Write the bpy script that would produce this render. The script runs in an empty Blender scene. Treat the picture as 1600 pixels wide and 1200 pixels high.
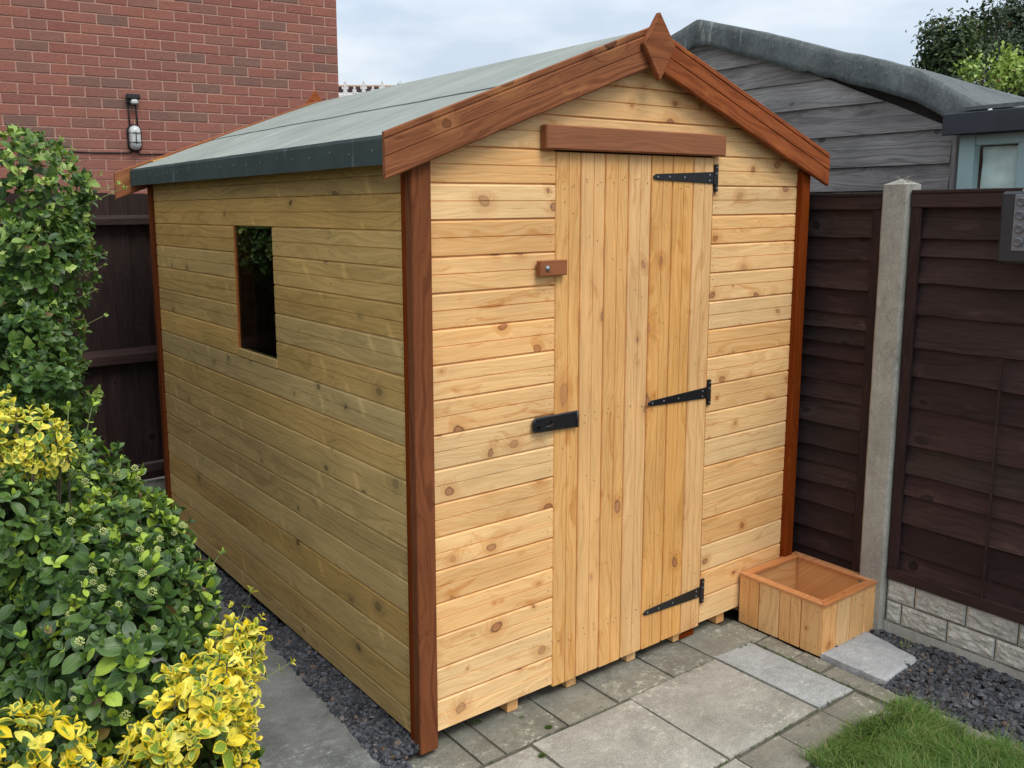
import bpy, bmesh, math, random
from mathutils import Vector, Matrix, noise as mn
random.seed(7)
rad = math.radians
sc = bpy.context.scene
col = sc.collection

# ------------------------------------------------------------------ camera
F_PX, CX, CY = 1392.105, 725.938, 536.499
CAM = Vector((-1.28010, -2.04205, 1.57160))
cam_d = bpy.data.cameras.new("camera")
cam = bpy.data.objects.new("camera", cam_d)
col.objects.link(cam)
r_ = Vector((0.81136535, -0.58448309, -0.0081108))
u_ = Vector((0.09466544, 0.11769461, 0.98852741))
f_ = Vector((0.57682296, 0.8028247, -0.15082368))
cam.matrix_world = Matrix(((r_.x, u_.x, -f_.x, CAM.x), (r_.y, u_.y, -f_.y, CAM.y), (r_.z, u_.z, -f_.z, CAM.z), (0, 0, 0, 1)))
cam_d.sensor_width = 36
cam_d.lens = 36 * F_PX / 1600
cam_d.shift_x = (800 - CX) / 1600
cam_d.shift_y = -(600 - CY) / 1600
cam_d.clip_start = .05
cam_d.clip_end = 500
sc.camera = cam

# ------------------------------------------------------------------ light
SUN_AZ = rad(176)     # clockwise from +Y (north)
SUN_EL = rad(57)
world = bpy.data.worlds.new("World")
sc.world = world
world.use_nodes = True
wn, wl = world.node_tree.nodes, world.node_tree.links
wn.clear()
w_out = wn.new("ShaderNodeOutputWorld")
w_bg = wn.new("ShaderNodeBackground")
w_sky = wn.new("ShaderNodeTexSky")
w_sky.sky_type = 'NISHITA'
w_sky.sun_disc = False
w_sky.sun_elevation = SUN_EL
w_sky.sun_rotation = SUN_AZ
w_sky.air_density = 1.0
w_sky.dust_density = 1.5
w_tc = wn.new("ShaderNodeTexCoord")
w_map = wn.new("ShaderNodeMapping")
w_map.inputs['Scale'].default_value = (1, 1, 3.2)
w_map.inputs['Location'].default_value = (3.1, .4, .2)
w_n = wn.new("ShaderNodeTexNoise")
w_n.inputs['Scale'].default_value = 2.3
w_n.inputs['Detail'].default_value = 6
w_n.inputs['Roughness'].default_value = .5
w_r = wn.new("ShaderNodeMapRange")
w_r.inputs['From Min'].default_value = .40
w_r.inputs['From Max'].default_value = .62
w_r.inputs['To Min'].default_value = .72
w_r.inputs['To Max'].default_value = .97
w_mix = wn.new("ShaderNodeMix")
w_mix.data_type = 'RGBA'
# overcast sky: brighter towards the zenith
w_sep = wn.new("ShaderNodeSeparateXYZ")
w_el = wn.new("ShaderNodeMapRange")
for k_, v_ in zip(('From Min', 'From Max', 'To Min', 'To Max'), (0., 1., .72, 1.6)): w_el.inputs[k_].default_value = v_
w_cl = wn.new("ShaderNodeVectorMath"); w_cl.operation = 'MULTIPLY_ADD' if False else 'SCALE'
w_var = wn.new("ShaderNodeTexNoise"); w_var.inputs['Scale'].default_value = 5.5; w_var.inputs['Detail'].default_value = 5
w_tint = wn.new("ShaderNodeMix"); w_tint.data_type = 'RGBA'
w_tint.inputs['A'].default_value = (4.3, 4.95, 5.75, 1); w_tint.inputs['B'].default_value = (6.0, 6.35, 6.75, 1)
w_vr = wn.new("ShaderNodeMapRange"); w_vr.inputs['From Min'].default_value = .38; w_vr.inputs['From Max'].default_value = .64
wl.new(w_tc.outputs['Generated'], w_sep.inputs[0]); wl.new(w_sep.outputs[2], w_el.inputs['Value'])
wl.new(w_map.outputs[0], w_var.inputs['Vector']); wl.new(w_var.outputs['Fac'], w_vr.inputs['Value']); wl.new(w_vr.outputs[0], w_tint.inputs['Factor'])
wl.new(w_tint.outputs['Result'], w_cl.inputs[0]); wl.new(w_el.outputs[0], w_cl.inputs['Scale'])
wl.new(w_cl.outputs[0], w_mix.inputs['B'])
wl.new(w_tc.outputs['Generated'], w_map.inputs['Vector'])
wl.new(w_map.outputs[0], w_n.inputs['Vector'])
wl.new(w_n.outputs['Fac'], w_r.inputs['Value'])
wl.new(w_r.outputs[0], w_mix.inputs['Factor'])
wl.new(w_sky.outputs[0], w_mix.inputs['A'])
wl.new(w_mix.outputs['Result'], w_bg.inputs['Color'])
w_bg.inputs['Strength'].default_value = .125
wl.new(w_bg.outputs[0], w_out.inputs['Surface'])

sun_d = bpy.data.lights.new("sun", 'SUN')
sun_d.energy = 1.5
sun_d.angle = rad(26)
sun_d.color = (1, .955, .88)
sun = bpy.data.objects.new("sun", sun_d)
col.objects.link(sun)
sdir = Vector((math.sin(SUN_AZ) * math.cos(SUN_EL), math.cos(SUN_AZ) * math.cos(SUN_EL), math.sin(SUN_EL)))
sun.rotation_euler = sdir.to_track_quat('Z', 'Y').to_euler()
sun.location = sdir * 20

vs = sc.view_settings
vs.view_transform = 'Standard'
vs.look = 'None'
vs.exposure = 0.50
vs.gamma = 1
vs.use_curve_mapping = False
sc.cycles.max_bounces = 8
sc.cycles.use_denoising = True

# ------------------------------------------------------------------ node helpers
class NT:
    def __init__(s, name):
        s.m = bpy.data.materials.new(name)
        s.m.use_nodes = True
        s.t = s.m.node_tree
        s.t.nodes.clear()
        s.out = s.t.nodes.new("ShaderNodeOutputMaterial")
        s.b = s.t.nodes.new("ShaderNodeBsdfPrincipled")
        s.l(s.b.outputs[0], s.out.inputs[0])
    def l(s, a, b): s.t.links.new(a, b)
    def put(s, v, sock):
        if isinstance(v, bpy.types.NodeSocket): s.l(v, sock)
        elif v is not None:
            if isinstance(v, (tuple, list)) and len(v) == 3 and sock.type == 'RGBA': v = (*v, 1)
            sock.default_value = v
    def math(s, op, a, b=None, c=None, clamp=False):
        n = s.t.nodes.new("ShaderNodeMath"); n.operation = op; n.use_clamp = clamp
        for i, v in enumerate((a, b, c)): s.put(v, n.inputs[i])
        return n.outputs[0]
    def vmath(s, op, a, b=None):
        n = s.t.nodes.new("ShaderNodeVectorMath"); n.operation = op
        s.put(a, n.inputs[0]); s.put(b, n.inputs[1])
        return n.outputs[0]
    def noise(s, vec, scale=1, detail=2, rough=.5, dim='3D', w=None, color=False):
        n = s.t.nodes.new("ShaderNodeTexNoise"); n.noise_dimensions = dim
        if vec is not None: s.put(vec, n.inputs['Vector'])
        if w is not None: s.put(w, n.inputs['W'])
        n.inputs['Scale'].default_value = scale; n.inputs['Detail'].default_value = detail
        n.inputs['Roughness'].default_value = rough
        return n.outputs['Color' if color else 'Fac']
    def mr(s, v, a, b, c=0., d=1., smooth=False):
        n = s.t.nodes.new("ShaderNodeMapRange")
        if smooth: n.interpolation_type = 'SMOOTHSTEP'
        s.put(v, n.inputs['Value'])
        for k, x in zip(('From Min', 'From Max', 'To Min', 'To Max'), (a, b, c, d)): s.put(x, n.inputs[k])
        return n.outputs[0]
    def mix(s, f, a, b, blend='MIX'):
        n = s.t.nodes.new("ShaderNodeMix"); n.data_type = 'RGBA'; n.blend_type = blend
        s.put(f, n.inputs['Factor']); s.put(a, n.inputs['A']); s.put(b, n.inputs['B'])
        return n.outputs['Result']
    def comb(s, x, y, z):
        n = s.t.nodes.new("ShaderNodeCombineXYZ")
        for i, v in enumerate((x, y, z)): s.put(v, n.inputs[i])
        return n.outputs[0]
    def sep(s, v):
        n = s.t.nodes.new("ShaderNodeSeparateXYZ"); s.put(v, n.inputs[0]); return n.outputs
    def hsv(s, c, h=.5, sa=1., v=1.):
        n = s.t.nodes.new("ShaderNodeHueSaturation")
        s.put(c, n.inputs['Color']); s.put(h, n.inputs['Hue']); s.put(sa, n.inputs['Saturation']); s.put(v, n.inputs['Value'])
        return n.outputs[0]
    def bump(s, h, strength=.3, dist=.01):
        n = s.t.nodes.new("ShaderNodeBump"); s.put(h, n.inputs['Height'])
        n.inputs['Strength'].default_value = strength; n.inputs['Distance'].default_value = dist
        s.l(n.outputs[0], s.b.inputs['Normal'])
    def obj(s):
        return s.t.nodes.new("ShaderNodeTexCoord").outputs['Object']
    def rnd(s):
        return s.t.nodes.new("ShaderNodeObjectInfo").outputs['Random']
    def geo(s):
        return s.t.nodes.new("ShaderNodeNewGeometry")
    def attr(s, name):
        n = s.t.nodes.new("ShaderNodeAttribute"); n.attribute_name = name; return n
    def fin(s, color, rough=.7, spec=None):
        s.put(color, s.b.inputs['Base Color']); s.put(rough, s.b.inputs['Roughness'])
        if spec is not None: s.b.inputs['Specular IOR Level'].default_value = spec
        return s.m

def wood(name, light, dark, knot, halo, freq=34, contrast=.6, kprob=.5, kcell=.13, kR=.011, tint=.12, rough=.55,
         pale_knots=0., patch=.12, spec=.35, fibre=.10, hue=.007, kasp=.8, smudge=.45):
    n = NT(name)
    P = n.obj(); R = n.rnd()
    off = n.comb(n.math('MULTIPLY', R, 37.3), n.math('MULTIPLY', R, 11.7), n.math('MULTIPLY', R, 91.1))
    x, y, z = n.sep(P)
    zz = n.math('ADD', z, y)
    Q = n.vmath('ADD', n.comb(x, 0., zz), off)
    warp = n.noise(n.vmath('MULTIPLY', Q, (1.1, 1, 5.)), 1.6, 2)
    wob = n.noise(Q, 22, 2, color=True)
    wob2 = n.noise(Q, 7, 1, color=True)
    Qk = n.vmath('ADD', n.vmath('ADD', n.vmath('MULTIPLY', Q, (kasp, 1, 1)), n.vmath('MULTIPLY', wob, (.014, 0, .014))), n.vmath('MULTIPLY', wob2, (.05, 0, .05)))
    sx, sy, sz = n.sep(Qk)
    v = n.t.nodes.new("ShaderNodeTexVoronoi"); v.voronoi_dimensions = '2D'
    v.inputs['Scale'].default_value = 1
    n.l(n.comb(n.math('DIVIDE', sx, kcell), n.math('DIVIDE', sz, kcell), 0.), v.inputs['Vector'])
    dk = n.math('MULTIPLY', v.outputs['Distance'], kcell)
    cr, cg, cb = n.sep(v.outputs['Color'])
    gate = n.math('LESS_THAN', cr, n.math('MULTIPLY', n.mr(n.math('FRACT', n.math('MULTIPLY', R, 53.1)), 0, 1, .25, 1.75), kprob))
    RR = n.math('MULTIPLY', n.mr(cg, 0, 1, .32, 1.5), kR)
    q = n.math('DIVIDE', dk, RR)
    halo_f = n.math('MULTIPLY', n.mr(q, .8, 4.2, 1, 0, True), gate)
    core = n.math('MULTIPLY', n.mr(q, .85, 1.1, 1, 0, True), gate)
    rim = n.math('MULTIPLY', n.math('MULTIPLY', n.mr(q, .7, .95, 0, 1, True), n.mr(q, .95, 1.35, 1, 0, True)), gate)
    g = n.math('ADD', n.math('MULTIPLY', n.sep(Q)[2], freq), n.math('MULTIPLY', warp, 7.))
    g = n.math('ADD', g, n.math('MULTIPLY', halo_f, 2.2))
    g = n.math('ADD', g, n.math('MULTIPLY', n.noise(n.vmath('MULTIPLY', Q, (6, 1, 30)), 1.3, 2), .8))
    ring = n.noise(None, 2.1, 3, .62, '1D', w=g)
    ringf = n.mr(ring, .38, .68, 0, 1, True)
    fib = n.noise(n.vmath('MULTIPLY', Q, (9, 1, 420)), 1, 2, .6)
    pat = n.noise(n.vmath('MULTIPLY', Q, (2.4, 1, 7)), 1.2, 3)
    c = n.mix(n.math('MULTIPLY', ringf, contrast), light, dark)
    sm = n.noise(n.vmath('ADD', n.vmath('MULTIPLY', Q, (3.5, 1, 16)), n.vmath('MULTIPLY', wob2, (1.5, 0, 1.5))), 1.5, 4, .6)
    c = n.mix(n.math('MULTIPLY', n.mr(sm, .57, .74, 0, 1, True), smudge), c, halo)
    c = n.mix(n.math('MULTIPLY', halo_f, .5), c, halo)
    c = n.mix(n.math('MULTIPLY', core, n.mr(cb, 0, 1, .45, .95)), c, knot)
    c = n.mix(n.math('MULTIPLY', rim, n.mr(cb, 0, 1, .15, .8)), c, tuple(a * .32 for a in knot))
    if pale_knots:
        # wispy pale spike knots lying across the grain
        dq = n.vmath('ADD', n.vmath('ADD', Q, n.vmath('MULTIPLY', n.noise(Q, 14, 2, color=True), (.03, 0, .03))), (5.3, 0, 2.2))
        a, b, cc = n.sep(dq)
        v2 = n.t.nodes.new("ShaderNodeTexVoronoi"); v2.voronoi_dimensions = '2D'; v2.inputs['Scale'].default_value = 1
        n.l(n.comb(n.math('MULTIPLY', n.math('ADD', a, n.math('MULTIPLY', cc, .55)), 6.5), n.math('MULTIPLY', cc, 3.2), 0.), v2.inputs['Vector'])
        pk = n.mr(v2.outputs['Distance'], .03, .15, 1, 0, True)
        pk = n.math('MULTIPLY', pk, n.math('LESS_THAN', n.sep(v2.outputs['Color'])[0], .55))
        c = n.mix(n.math('MULTIPLY', pk, pale_knots), c, tuple(min(1, a * 1.55) for a in light))
    val = n.math('MULTIPLY', n.mr(R, 0, 1, 1 - tint, 1 + tint), n.mr(pat, .25, .75, 1 - patch, 1 + patch))
    val = n.math('MULTIPLY', val, n.mr(fib, .3, .7, 1 - fibre, 1 + fibre))
    R2 = n.math('FRACT', n.math('MULTIPLY', R, 17.77))
    c = n.hsv(c, n.mr(R2, 0, 1, .5 - hue, .5 + hue * .6), n.mr(R2, 0, 1, 1.06, .92), val)
    n.bump(n.math('ADD', n.math('MULTIPLY', ringf, .4), fib), .12, .002)
    return n.fin(c, n.mr(fib, .3, .7, rough - .07, rough + .1), spec)

def plain(name, c, rough=.6, metal=0., var=.12, scale=30, spec=None, bump=.0, bscale=None, alpha=None):
    n = NT(name)
    P = n.vmath('ADD', n.obj(), n.comb(n.math('MULTIPLY', n.rnd(), 13.), 0., 0.))
    f = n.noise(P, scale, 4, .6)
    cc = n.hsv(c, .5, 1., n.mr(f, .3, .7, 1 - var, 1 + var))
    n.b.inputs['Metallic'].default_value = metal
    if bump: n.bump(n.noise(P, bscale or scale * 4, 3, .7), bump, .004)
    return n.fin(cc, n.mr(f, .3, .7, rough * .88, min(1, rough * 1.12)), spec)

M = {}
M['pine'] = wood('pine boards', (.87, .545, .235), (.75, .41, .145), (.42, .175, .065), (.60, .24, .055), freq=46, contrast=.75, kprob=.40, kcell=.12, kR=.0105, tint=.09, kasp=.85, smudge=.8)
M['pine_door'] = wood('pine door boards', (.80, .455, .17), (.68, .34, .10), (.44, .20, .10), (.54, .21, .05), freq=40, contrast=.85, kprob=.42, kcell=.15, kR=.012, tint=.03, hue=.003, kasp=.6, smudge=.7)
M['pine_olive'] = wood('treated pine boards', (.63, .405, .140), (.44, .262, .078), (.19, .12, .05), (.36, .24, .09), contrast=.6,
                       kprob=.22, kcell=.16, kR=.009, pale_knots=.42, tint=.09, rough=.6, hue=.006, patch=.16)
M['redwood'] = wood('red brown stained timber', (.285, .090, .030), (.155, .042, .014), (.10, .030, .012), (.44, .17, .045), contrast=.7,
                    kprob=.35, kcell=.2, kR=.013, tint=.08, rough=.62, spec=.08, fibre=.22)
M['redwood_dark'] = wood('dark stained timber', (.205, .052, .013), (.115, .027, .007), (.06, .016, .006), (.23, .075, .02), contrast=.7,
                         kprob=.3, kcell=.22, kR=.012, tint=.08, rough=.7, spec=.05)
M['header'] = wood('brown stained timber', (.30, .112, .042), (.205, .07, .024), (.07, .03, .02), (.26, .10, .045), contrast=.6, kprob=.3, kcell=.25, kR=.014, tint=.05)
M['honey'] = wood('honey stained timber', (.58, .235, .075), (.45, .15, .045), (.24, .09, .04), (.5, .18, .05), contrast=.6, kprob=.3, kcell=.2, rough=.38, spec=.5)
M['planter'] = wood('planter pine', (.78, .46, .19), (.66, .34, .115), (.36, .16, .07), (.56, .25, .07), contrast=.7, kprob=.35, kcell=.13, kR=.009)
M['fence_dark'] = wood('dark brown fence paint', (.041, .0235, .0205), (.027, .016, .0145), (.014, .009, .009), (.062, .038, .032), contrast=.8, smudge=.8,
                       kprob=.2, tint=.28, rough=.7, patch=.3, fibre=.35, hue=.02, spec=.2)
M['fence_black'] = wood('near black fence stain', (.028, .018, .019), (.021, .014, .015), (.015, .010, .011), (.02, .014, .014), contrast=.5, tint=.2, rough=.8, spec=.2)
M['grey_wood'] = wood('weathered grey timber', (.30, .28, .262), (.165, .152, .145), (.08, .072, .07), (.22, .205, .20), freq=26, contrast=.8, kprob=.3,
                      kcell=.2, kR=.011, tint=.14, rough=.85, fibre=.25, patch=.3, spec=.2)
M['felt_light'] = None

def felt(name, c1, c2, streak, wrinkle=0.):
    n = NT(name)
    P = n.obj()
    grit = n.noise(P, 700, 2, .7)
    pat = n.noise(P, 3.2, 4, .6)
    st = n.noise(n.vmath('MULTIPLY', P, (2.2, 12, 2.2)), 1.6, 3, .6)
    c = n.mix(n.mr(pat, .3, .7), c1, c2)
    c = n.mix(n.mr(st, .62, .75, 0, streak), c, (.52, .54, .50))
    x, y, z = n.sep(P)
    bands = n.noise(n.vmath('MULTIPLY', P, (1.0, 7, 1.0)), 2, 2)
    c = n.hsv(c, .5, 1., n.math('MULTIPLY', n.mr(grit, .3, .7, .78, 1.22), n.mr(bands, .35, .65, .93, 1.07)))
    if wrinkle:
        w1 = n.noise(n.vmath('MULTIPLY', P, (3, 9, 2.2)), 2.2, 5, .62)
        c = n.hsv(c, .5, 1., n.mr(n.noise(P, 60, 4, .75), .3, .7, .72, 1.28))
        n.bump(n.math('ADD', n.math('MULTIPLY', w1, 6.), grit), .5, .012)
    else: n.bump(grit, .25, .003)
    return n.fin(c, .9, .25)
M['felt'] = felt('green mineral felt', (.245, .27, .24), (.31, .332, .298), .5)
M['felt_edge_shaded'] = felt('felt strip with painted shade', (.045, .062, .058), (.06, .078, .072), .2)  # roof felt darkened for the eave: shade of the upright face put into the colour
M['felt_old'] = felt('old grey mineral felt', (.085, .10, .10), (.18, .195, .19), .5, 1.)
M['black'] = plain('black painted steel', (.012, .012, .013), .38, 0, .2, 60, .5, .05)
M['tack'] = plain('galvanised tack', (.22, .23, .23), .5, .5)
M['nail'] = plain('dark nail head', (.05, .032, .02), .5, .3)
M['screw'] = plain('bright screw', (.42, .42, .42), .35, .9)
M['dark'] = plain('dark interior', (.02, .016, .012), .9)
M['charcoal'] = plain('charcoal plastic', (.022, .024, .03), .45, 0, .1, 40, .5)
M['brass'] = plain('brass knob', (.6, .36, .12), .35, .8)
M['white'] = plain('white painted trim', (.78, .80, .80), .5, 0, .04)
M['blue_paint'] = plain('pale blue green paint', (.34, .47, .46), .55, 0, .08, 12)
M['navy'] = plain('dark blue gutter', (.018, .024, .034), .42, 0, .25, 20)
M['soil'] = plain('dark soil', (.035, .028, .022), .95, 0, .3, 25, .2, .5)
M['stem'] = plain('green stem', (.16, .19, .06), .6)
M['bark'] = plain('bark', (.07, .055, .042), .9, 0, .3, 20, .2, .5)
M['lamp_glass'] = plain('frosted lamp glass', (.55, .56, .53), .25, 0, .1, 30, .6)
M['cable'] = plain('black cable', (.012, .011, .012), .6)

def glass_mat(name, tint, rough=.03, ior=1.9):
    n = NT(name)
    tr = n.t.nodes.new("ShaderNodeBsdfTransparent"); tr.inputs[0].default_value = (*tint, 1)
    gl = n.t.nodes.new("ShaderNodeBsdfGlossy"); gl.inputs['Roughness'].default_value = rough; gl.inputs['Color'].default_value = (1, 1, 1, 1)
    fr = n.t.nodes.new("ShaderNodeFresnel"); fr.inputs['IOR'].default_value = ior
    ms = n.t.nodes.new("ShaderNodeMixShader")
    n.l(n.math('MULTIPLY', fr.outputs[0], n.math('SUBTRACT', 1., n.geo().outputs['Backfacing'])), ms.inputs[0]); n.l(tr.outputs[0], ms.inputs[1]); n.l(gl.outputs[0], ms.inputs[2]); n.l(ms.outputs[0], n.out.inputs[0])
    n.t.nodes.remove(n.b)
    return n.m
M['clear_glass'] = glass_mat('clear window glass', (.96, .98, .97), .01, 1.4)
M['glass'] = glass_mat('window glass', (.62, .68, .64), .004)

def stone(name, c1, c2, pale, moss, rough=.85, fine=260, mossamt=.25, paleamt=.35):
    n = NT(name)
    g = n.geo().outputs['Position']
    R = n.rnd()
    P = n.vmath('ADD', g, n.comb(n.math('MULTIPLY', R, 9.), n.math('MULTIPLY', R, 5.), 0.))
    a = n.noise(P, 7, 6, .62)
    b = n.noise(P, fine, 3, .7)
    e = n.noise(n.vmath('MULTIPLY', P, (1, 1.6, 1)), 34, 7, .74)
    c = n.mix(n.mr(a, .33, .67), c1, c2)
    c = n.mix(n.math('MULTIPLY', n.mr(e, .53, .68), n.math('MULTIPLY', n.mr(n.noise(g, 3.6, 3), .45, .62), paleamt)), c, pale)
    c = n.mix(n.math('MULTIPLY', n.mr(e, .44, .32), n.math('MULTIPLY', n.mr(n.noise(g, 4.3, 4), .5, .66), mossamt)), c, moss)
    c = n.hsv(c, .5, 1., n.math('MULTIPLY', n.mr(b, .3, .7, .66, 1.32), n.math('MULTIPLY', n.mr(R, 0, 1, .9, 1.1), n.mr(e, .3, .7, .86, 1.14))))
    n.bump(n.math('ADD', n.math('MULTIPLY', b, .5), e), .35, .004)
    return n.fin(c, rough, .25)
M['slab'] = stone('pale grey paving', (.27, .26, .225), (.37, .36, .315), (.66, .65, .53), (.14, .14, .07), paleamt=.6, mossamt=.35)
M['slab_blue'] = stone('blue grey paving', (.27, .28, .275), (.35, .365, .36), (.62, .62, .52), (.13, .13, .07), paleamt=.6)
M['block'] = stone('dull brown paving', (.165, .158, .128), (.25, .24, .195), (.56, .56, .44), (.075, .088, .03), mossamt=.8, paleamt=.85)
M['slab_wet'] = stone('dark slate slab', (.12, .125, .115), (.215, .22, .21), (.38, .39, .38), (.075, .075, .05), rough=.7, paleamt=.7, mossamt=.7)
M['slab_white'] = stone('pale riven stone', (.32, .335, .345), (.44, .455, .46), (.60, .60, .56), (.25, .25, .2), paleamt=.4)
M['concrete'] = stone('grey concrete', (.30, .29, .25), (.42, .41, .36), (.55, .54, .46), (.12, .12, .07), mossamt=.55, paleamt=.5)
M['concrete_block'] = stone('cast stone concrete', (.40, .385, .335), (.52, .51, .45), (.6, .59, .5), (.13, .13, .06), mossamt=.5, paleamt=.5)
M['joint'] = stone('mortar and soil joint', (.07, .065, .05), (.13, .12, .09), (.3, .29, .24), (.06, .07, .025), mossamt=.7)

def brick_mat():
    n = NT('red brick')
    R = n.rnd(); P = n.vmath('ADD', n.obj(), n.comb(n.math('MULTIPLY', R, 31.), n.math('MULTIPLY', R, 17.), 0.))
    c = n.mix(n.mr(R, 0, 1), (.33, .132, .095), (.27, .105, .080))
    R2 = n.math('FRACT', n.math('MULTIPLY', R, 23.3))
    c = n.mix(n.mr(R2, .62, .95, 0, .75), c, (.19, .12, .095))
    gp = n.geo().outputs['Position']
    c = n.mix(n.mr(n.noise(gp, 1.1, 4, .65), .45, .7, 0, .4), c, (.20, .14, .11))
    c = n.mix(n.mr(n.noise(P, 26, 3, .7), .62, .74, 0, .5), c, (.16, .10, .08))
    st = n.noise(n.vmath('MULTIPLY', P, (3, 1, 14)), 14, 4, .65)
    c = n.hsv(c, .5, 1., n.mr(st, .3, .7, .78, 1.22))
    n.bump(st, .5, .006)
    return n.fin(c, .9, .2)
M['brick'] = brick_mat()
M['mortar'] = plain('pink mortar', (.48, .285, .215), .95, 0, .15, 60, .2, .4)

def tile_mat():
    n = NT('brown roof tile')
    R = n.rnd()
    c = n.mix(R, (.075, .05, .05), (.13, .085, .075))
    c = n.mix(n.mr(n.noise(n.obj(), 9, 4), .55, .7, 0, .6), c, (.2, .16, .09))
    return n.fin(c, .9)
M['tile'] = tile_mat()
M['ridge_tile'] = plain('terracotta ridge tile', (.34, .20, .12), .9, 0, .3, 8)
M['red_gable'] = plain('red gable', (.36, .16, .13), .9, 0, .2, 12)

def leaf_mat(name, kind):
    n = NT(name)
    at = n.attr('leafvar'); va, vb, vc = n.sep(at.outputs['Color'])
    uv = n.t.nodes.new("ShaderNodeUVMap"); uv.uv_map = 'UVMap'
    u, v, _ = n.sep(uv.outputs[0])
    av = n.math('ABSOLUTE', n.math('SUBTRACT', n.math('MULTIPLY', v, 2.), 1.))
    rib = n.mr(av, .0, .09, 1, 0, True)
    nz = n.noise(n.comb(n.math('MULTIPLY', u, 2.), n.math('MULTIPLY', av, 3.), n.math('MULTIPLY', vc, 40.)), 2.2, 3, .6)
    if kind == 'yellow':
        inner = n.math('SUBTRACT', n.math('MULTIPLY', n.math('SUBTRACT', 1., av), n.math('SINE', n.math('MULTIPLY', n.math('POWER', u, .8), 3.14))), n.mr(nz, .3, .7, -.22, .22))
        thr = n.mr(va, 0, 1, .16, .95)
        m = n.mr(n.math('SUBTRACT', inner, thr), -.05, .05, 0, 1)
        yel = n.mix(vb, (.88, .66, .02), (.84, .76, .12))
        grn = n.mix(n.mr(vc, 0, 1), (.055, .105, .022), (.26, .38, .045))
        c = n.mix(m, yel, grn)
        c = n.hsv(c, .5, 1., n.mr(nz, .3, .7, .88, 1.1))
        rough = .35
    elif kind == 'green':
        base = n.mix(n.mr(va, 0, .8), (.026, .066, .018), (.10, .185, .032))
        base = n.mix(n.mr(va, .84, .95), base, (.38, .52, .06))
        edge = n.mr(av, .86, 1.0, 0, .35)
        c = n.mix(edge, base, (.30, .38, .16))
        c = n.mix(n.math('MULTIPLY', rib, .35), c, (.24, .32, .12))
        c = n.hsv(c, .5, 1., n.mr(nz, .3, .7, .8, 1.2))
        rough = .36
    elif kind == 'ivy':
        base = n.mix(n.mr(va, 0, .8), (.035, .085, .02), (.13, .23, .04))
        base = n.mix(n.mr(va, .74, .95), base, (.42, .55, .13))
        c = n.mix(n.math('MULTIPLY', rib, .3), base, (.3, .36, .18))
        c = n.hsv(c, .5, 1., n.mr(nz, .3, .7, .8, 1.2))
        rough = .38
    else:
        base = n.mix(va, (.028, .048, .022), (.075, .115, .035))
        c = base
        rough = .6
    c = n.mix(n.mr(n.math('FRACT', n.math('MULTIPLY', vc, 71.7)), .975, .985, 0, .85), c, (.20, .11, .045))
    P = n.obj()
    n.bump(n.math('ADD', rib, nz), .25, .002)
    n.b.inputs['Coat Weight'].default_value = 0
    # a thin leaf lets some light through
    tr = n.t.nodes.new("ShaderNodeBsdfTranslucent")
    n.l(n.hsv(c, .49, 1.1, 1.25), tr.inputs['Color'])
    ms = n.t.nodes.new("ShaderNodeMixShader"); ms.inputs[0].default_value = .22
    n.fin(c, rough, .45)
    n.l(n.b.outputs[0], ms.inputs[1]); n.l(tr.outputs[0], ms.inputs[2]); n.l(ms.outputs[0], n.out.inputs[0])
    return n.m
M['leaf_y'] = leaf_mat('variegated leaf', 'yellow')
M['leaf_g'] = leaf_mat('glossy green leaf', 'green')
M['leaf_i'] = leaf_mat('ivy leaf', 'ivy')
M['leaf_t'] = leaf_mat('tree leaf', 'tree')

def slate_mat():
    n = NT('slate chip')
    R = n.attr('leafvar').outputs['Color']
    a, b, c_ = n.sep(R)
    c = n.mix(a, (.026, .028, .034), (.088, .092, .104))
    c = n.mix(n.mr(b, .93, 1., 0, .8), c, (.20, .13, .08))
    c = n.hsv(c, .5, 1., n.mr(n.noise(n.obj(), 120, 3), .3, .7, .75, 1.25))
    return n.fin(c, .55, .4)
M['slate'] = slate_mat()
def grass_mat():
    n = NT('grass blade')
    a, b, c_ = n.sep(n.attr('leafvar').outputs['Color'])
    c = n.mix(a, (.055, .125, .02), (.17, .29, .06))
    c = n.mix(n.mr(b, .82, 1., 0, .9), c, (.42, .37, .17))
    tr = n.t.nodes.new("ShaderNodeBsdfTranslucent"); n.l(c, tr.inputs[0])
    ms = n.t.nodes.new("ShaderNodeMixShader"); ms.inputs[0].default_value = .3
    n.fin(c, .5, .3)
    n.l(n.b.outputs[0], ms.inputs[1]); n.l(tr.outputs[0], ms.inputs[2]); n.l(ms.outputs[0], n.out.inputs[0])
    return n.m
M['grass'] = grass_mat()

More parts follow.
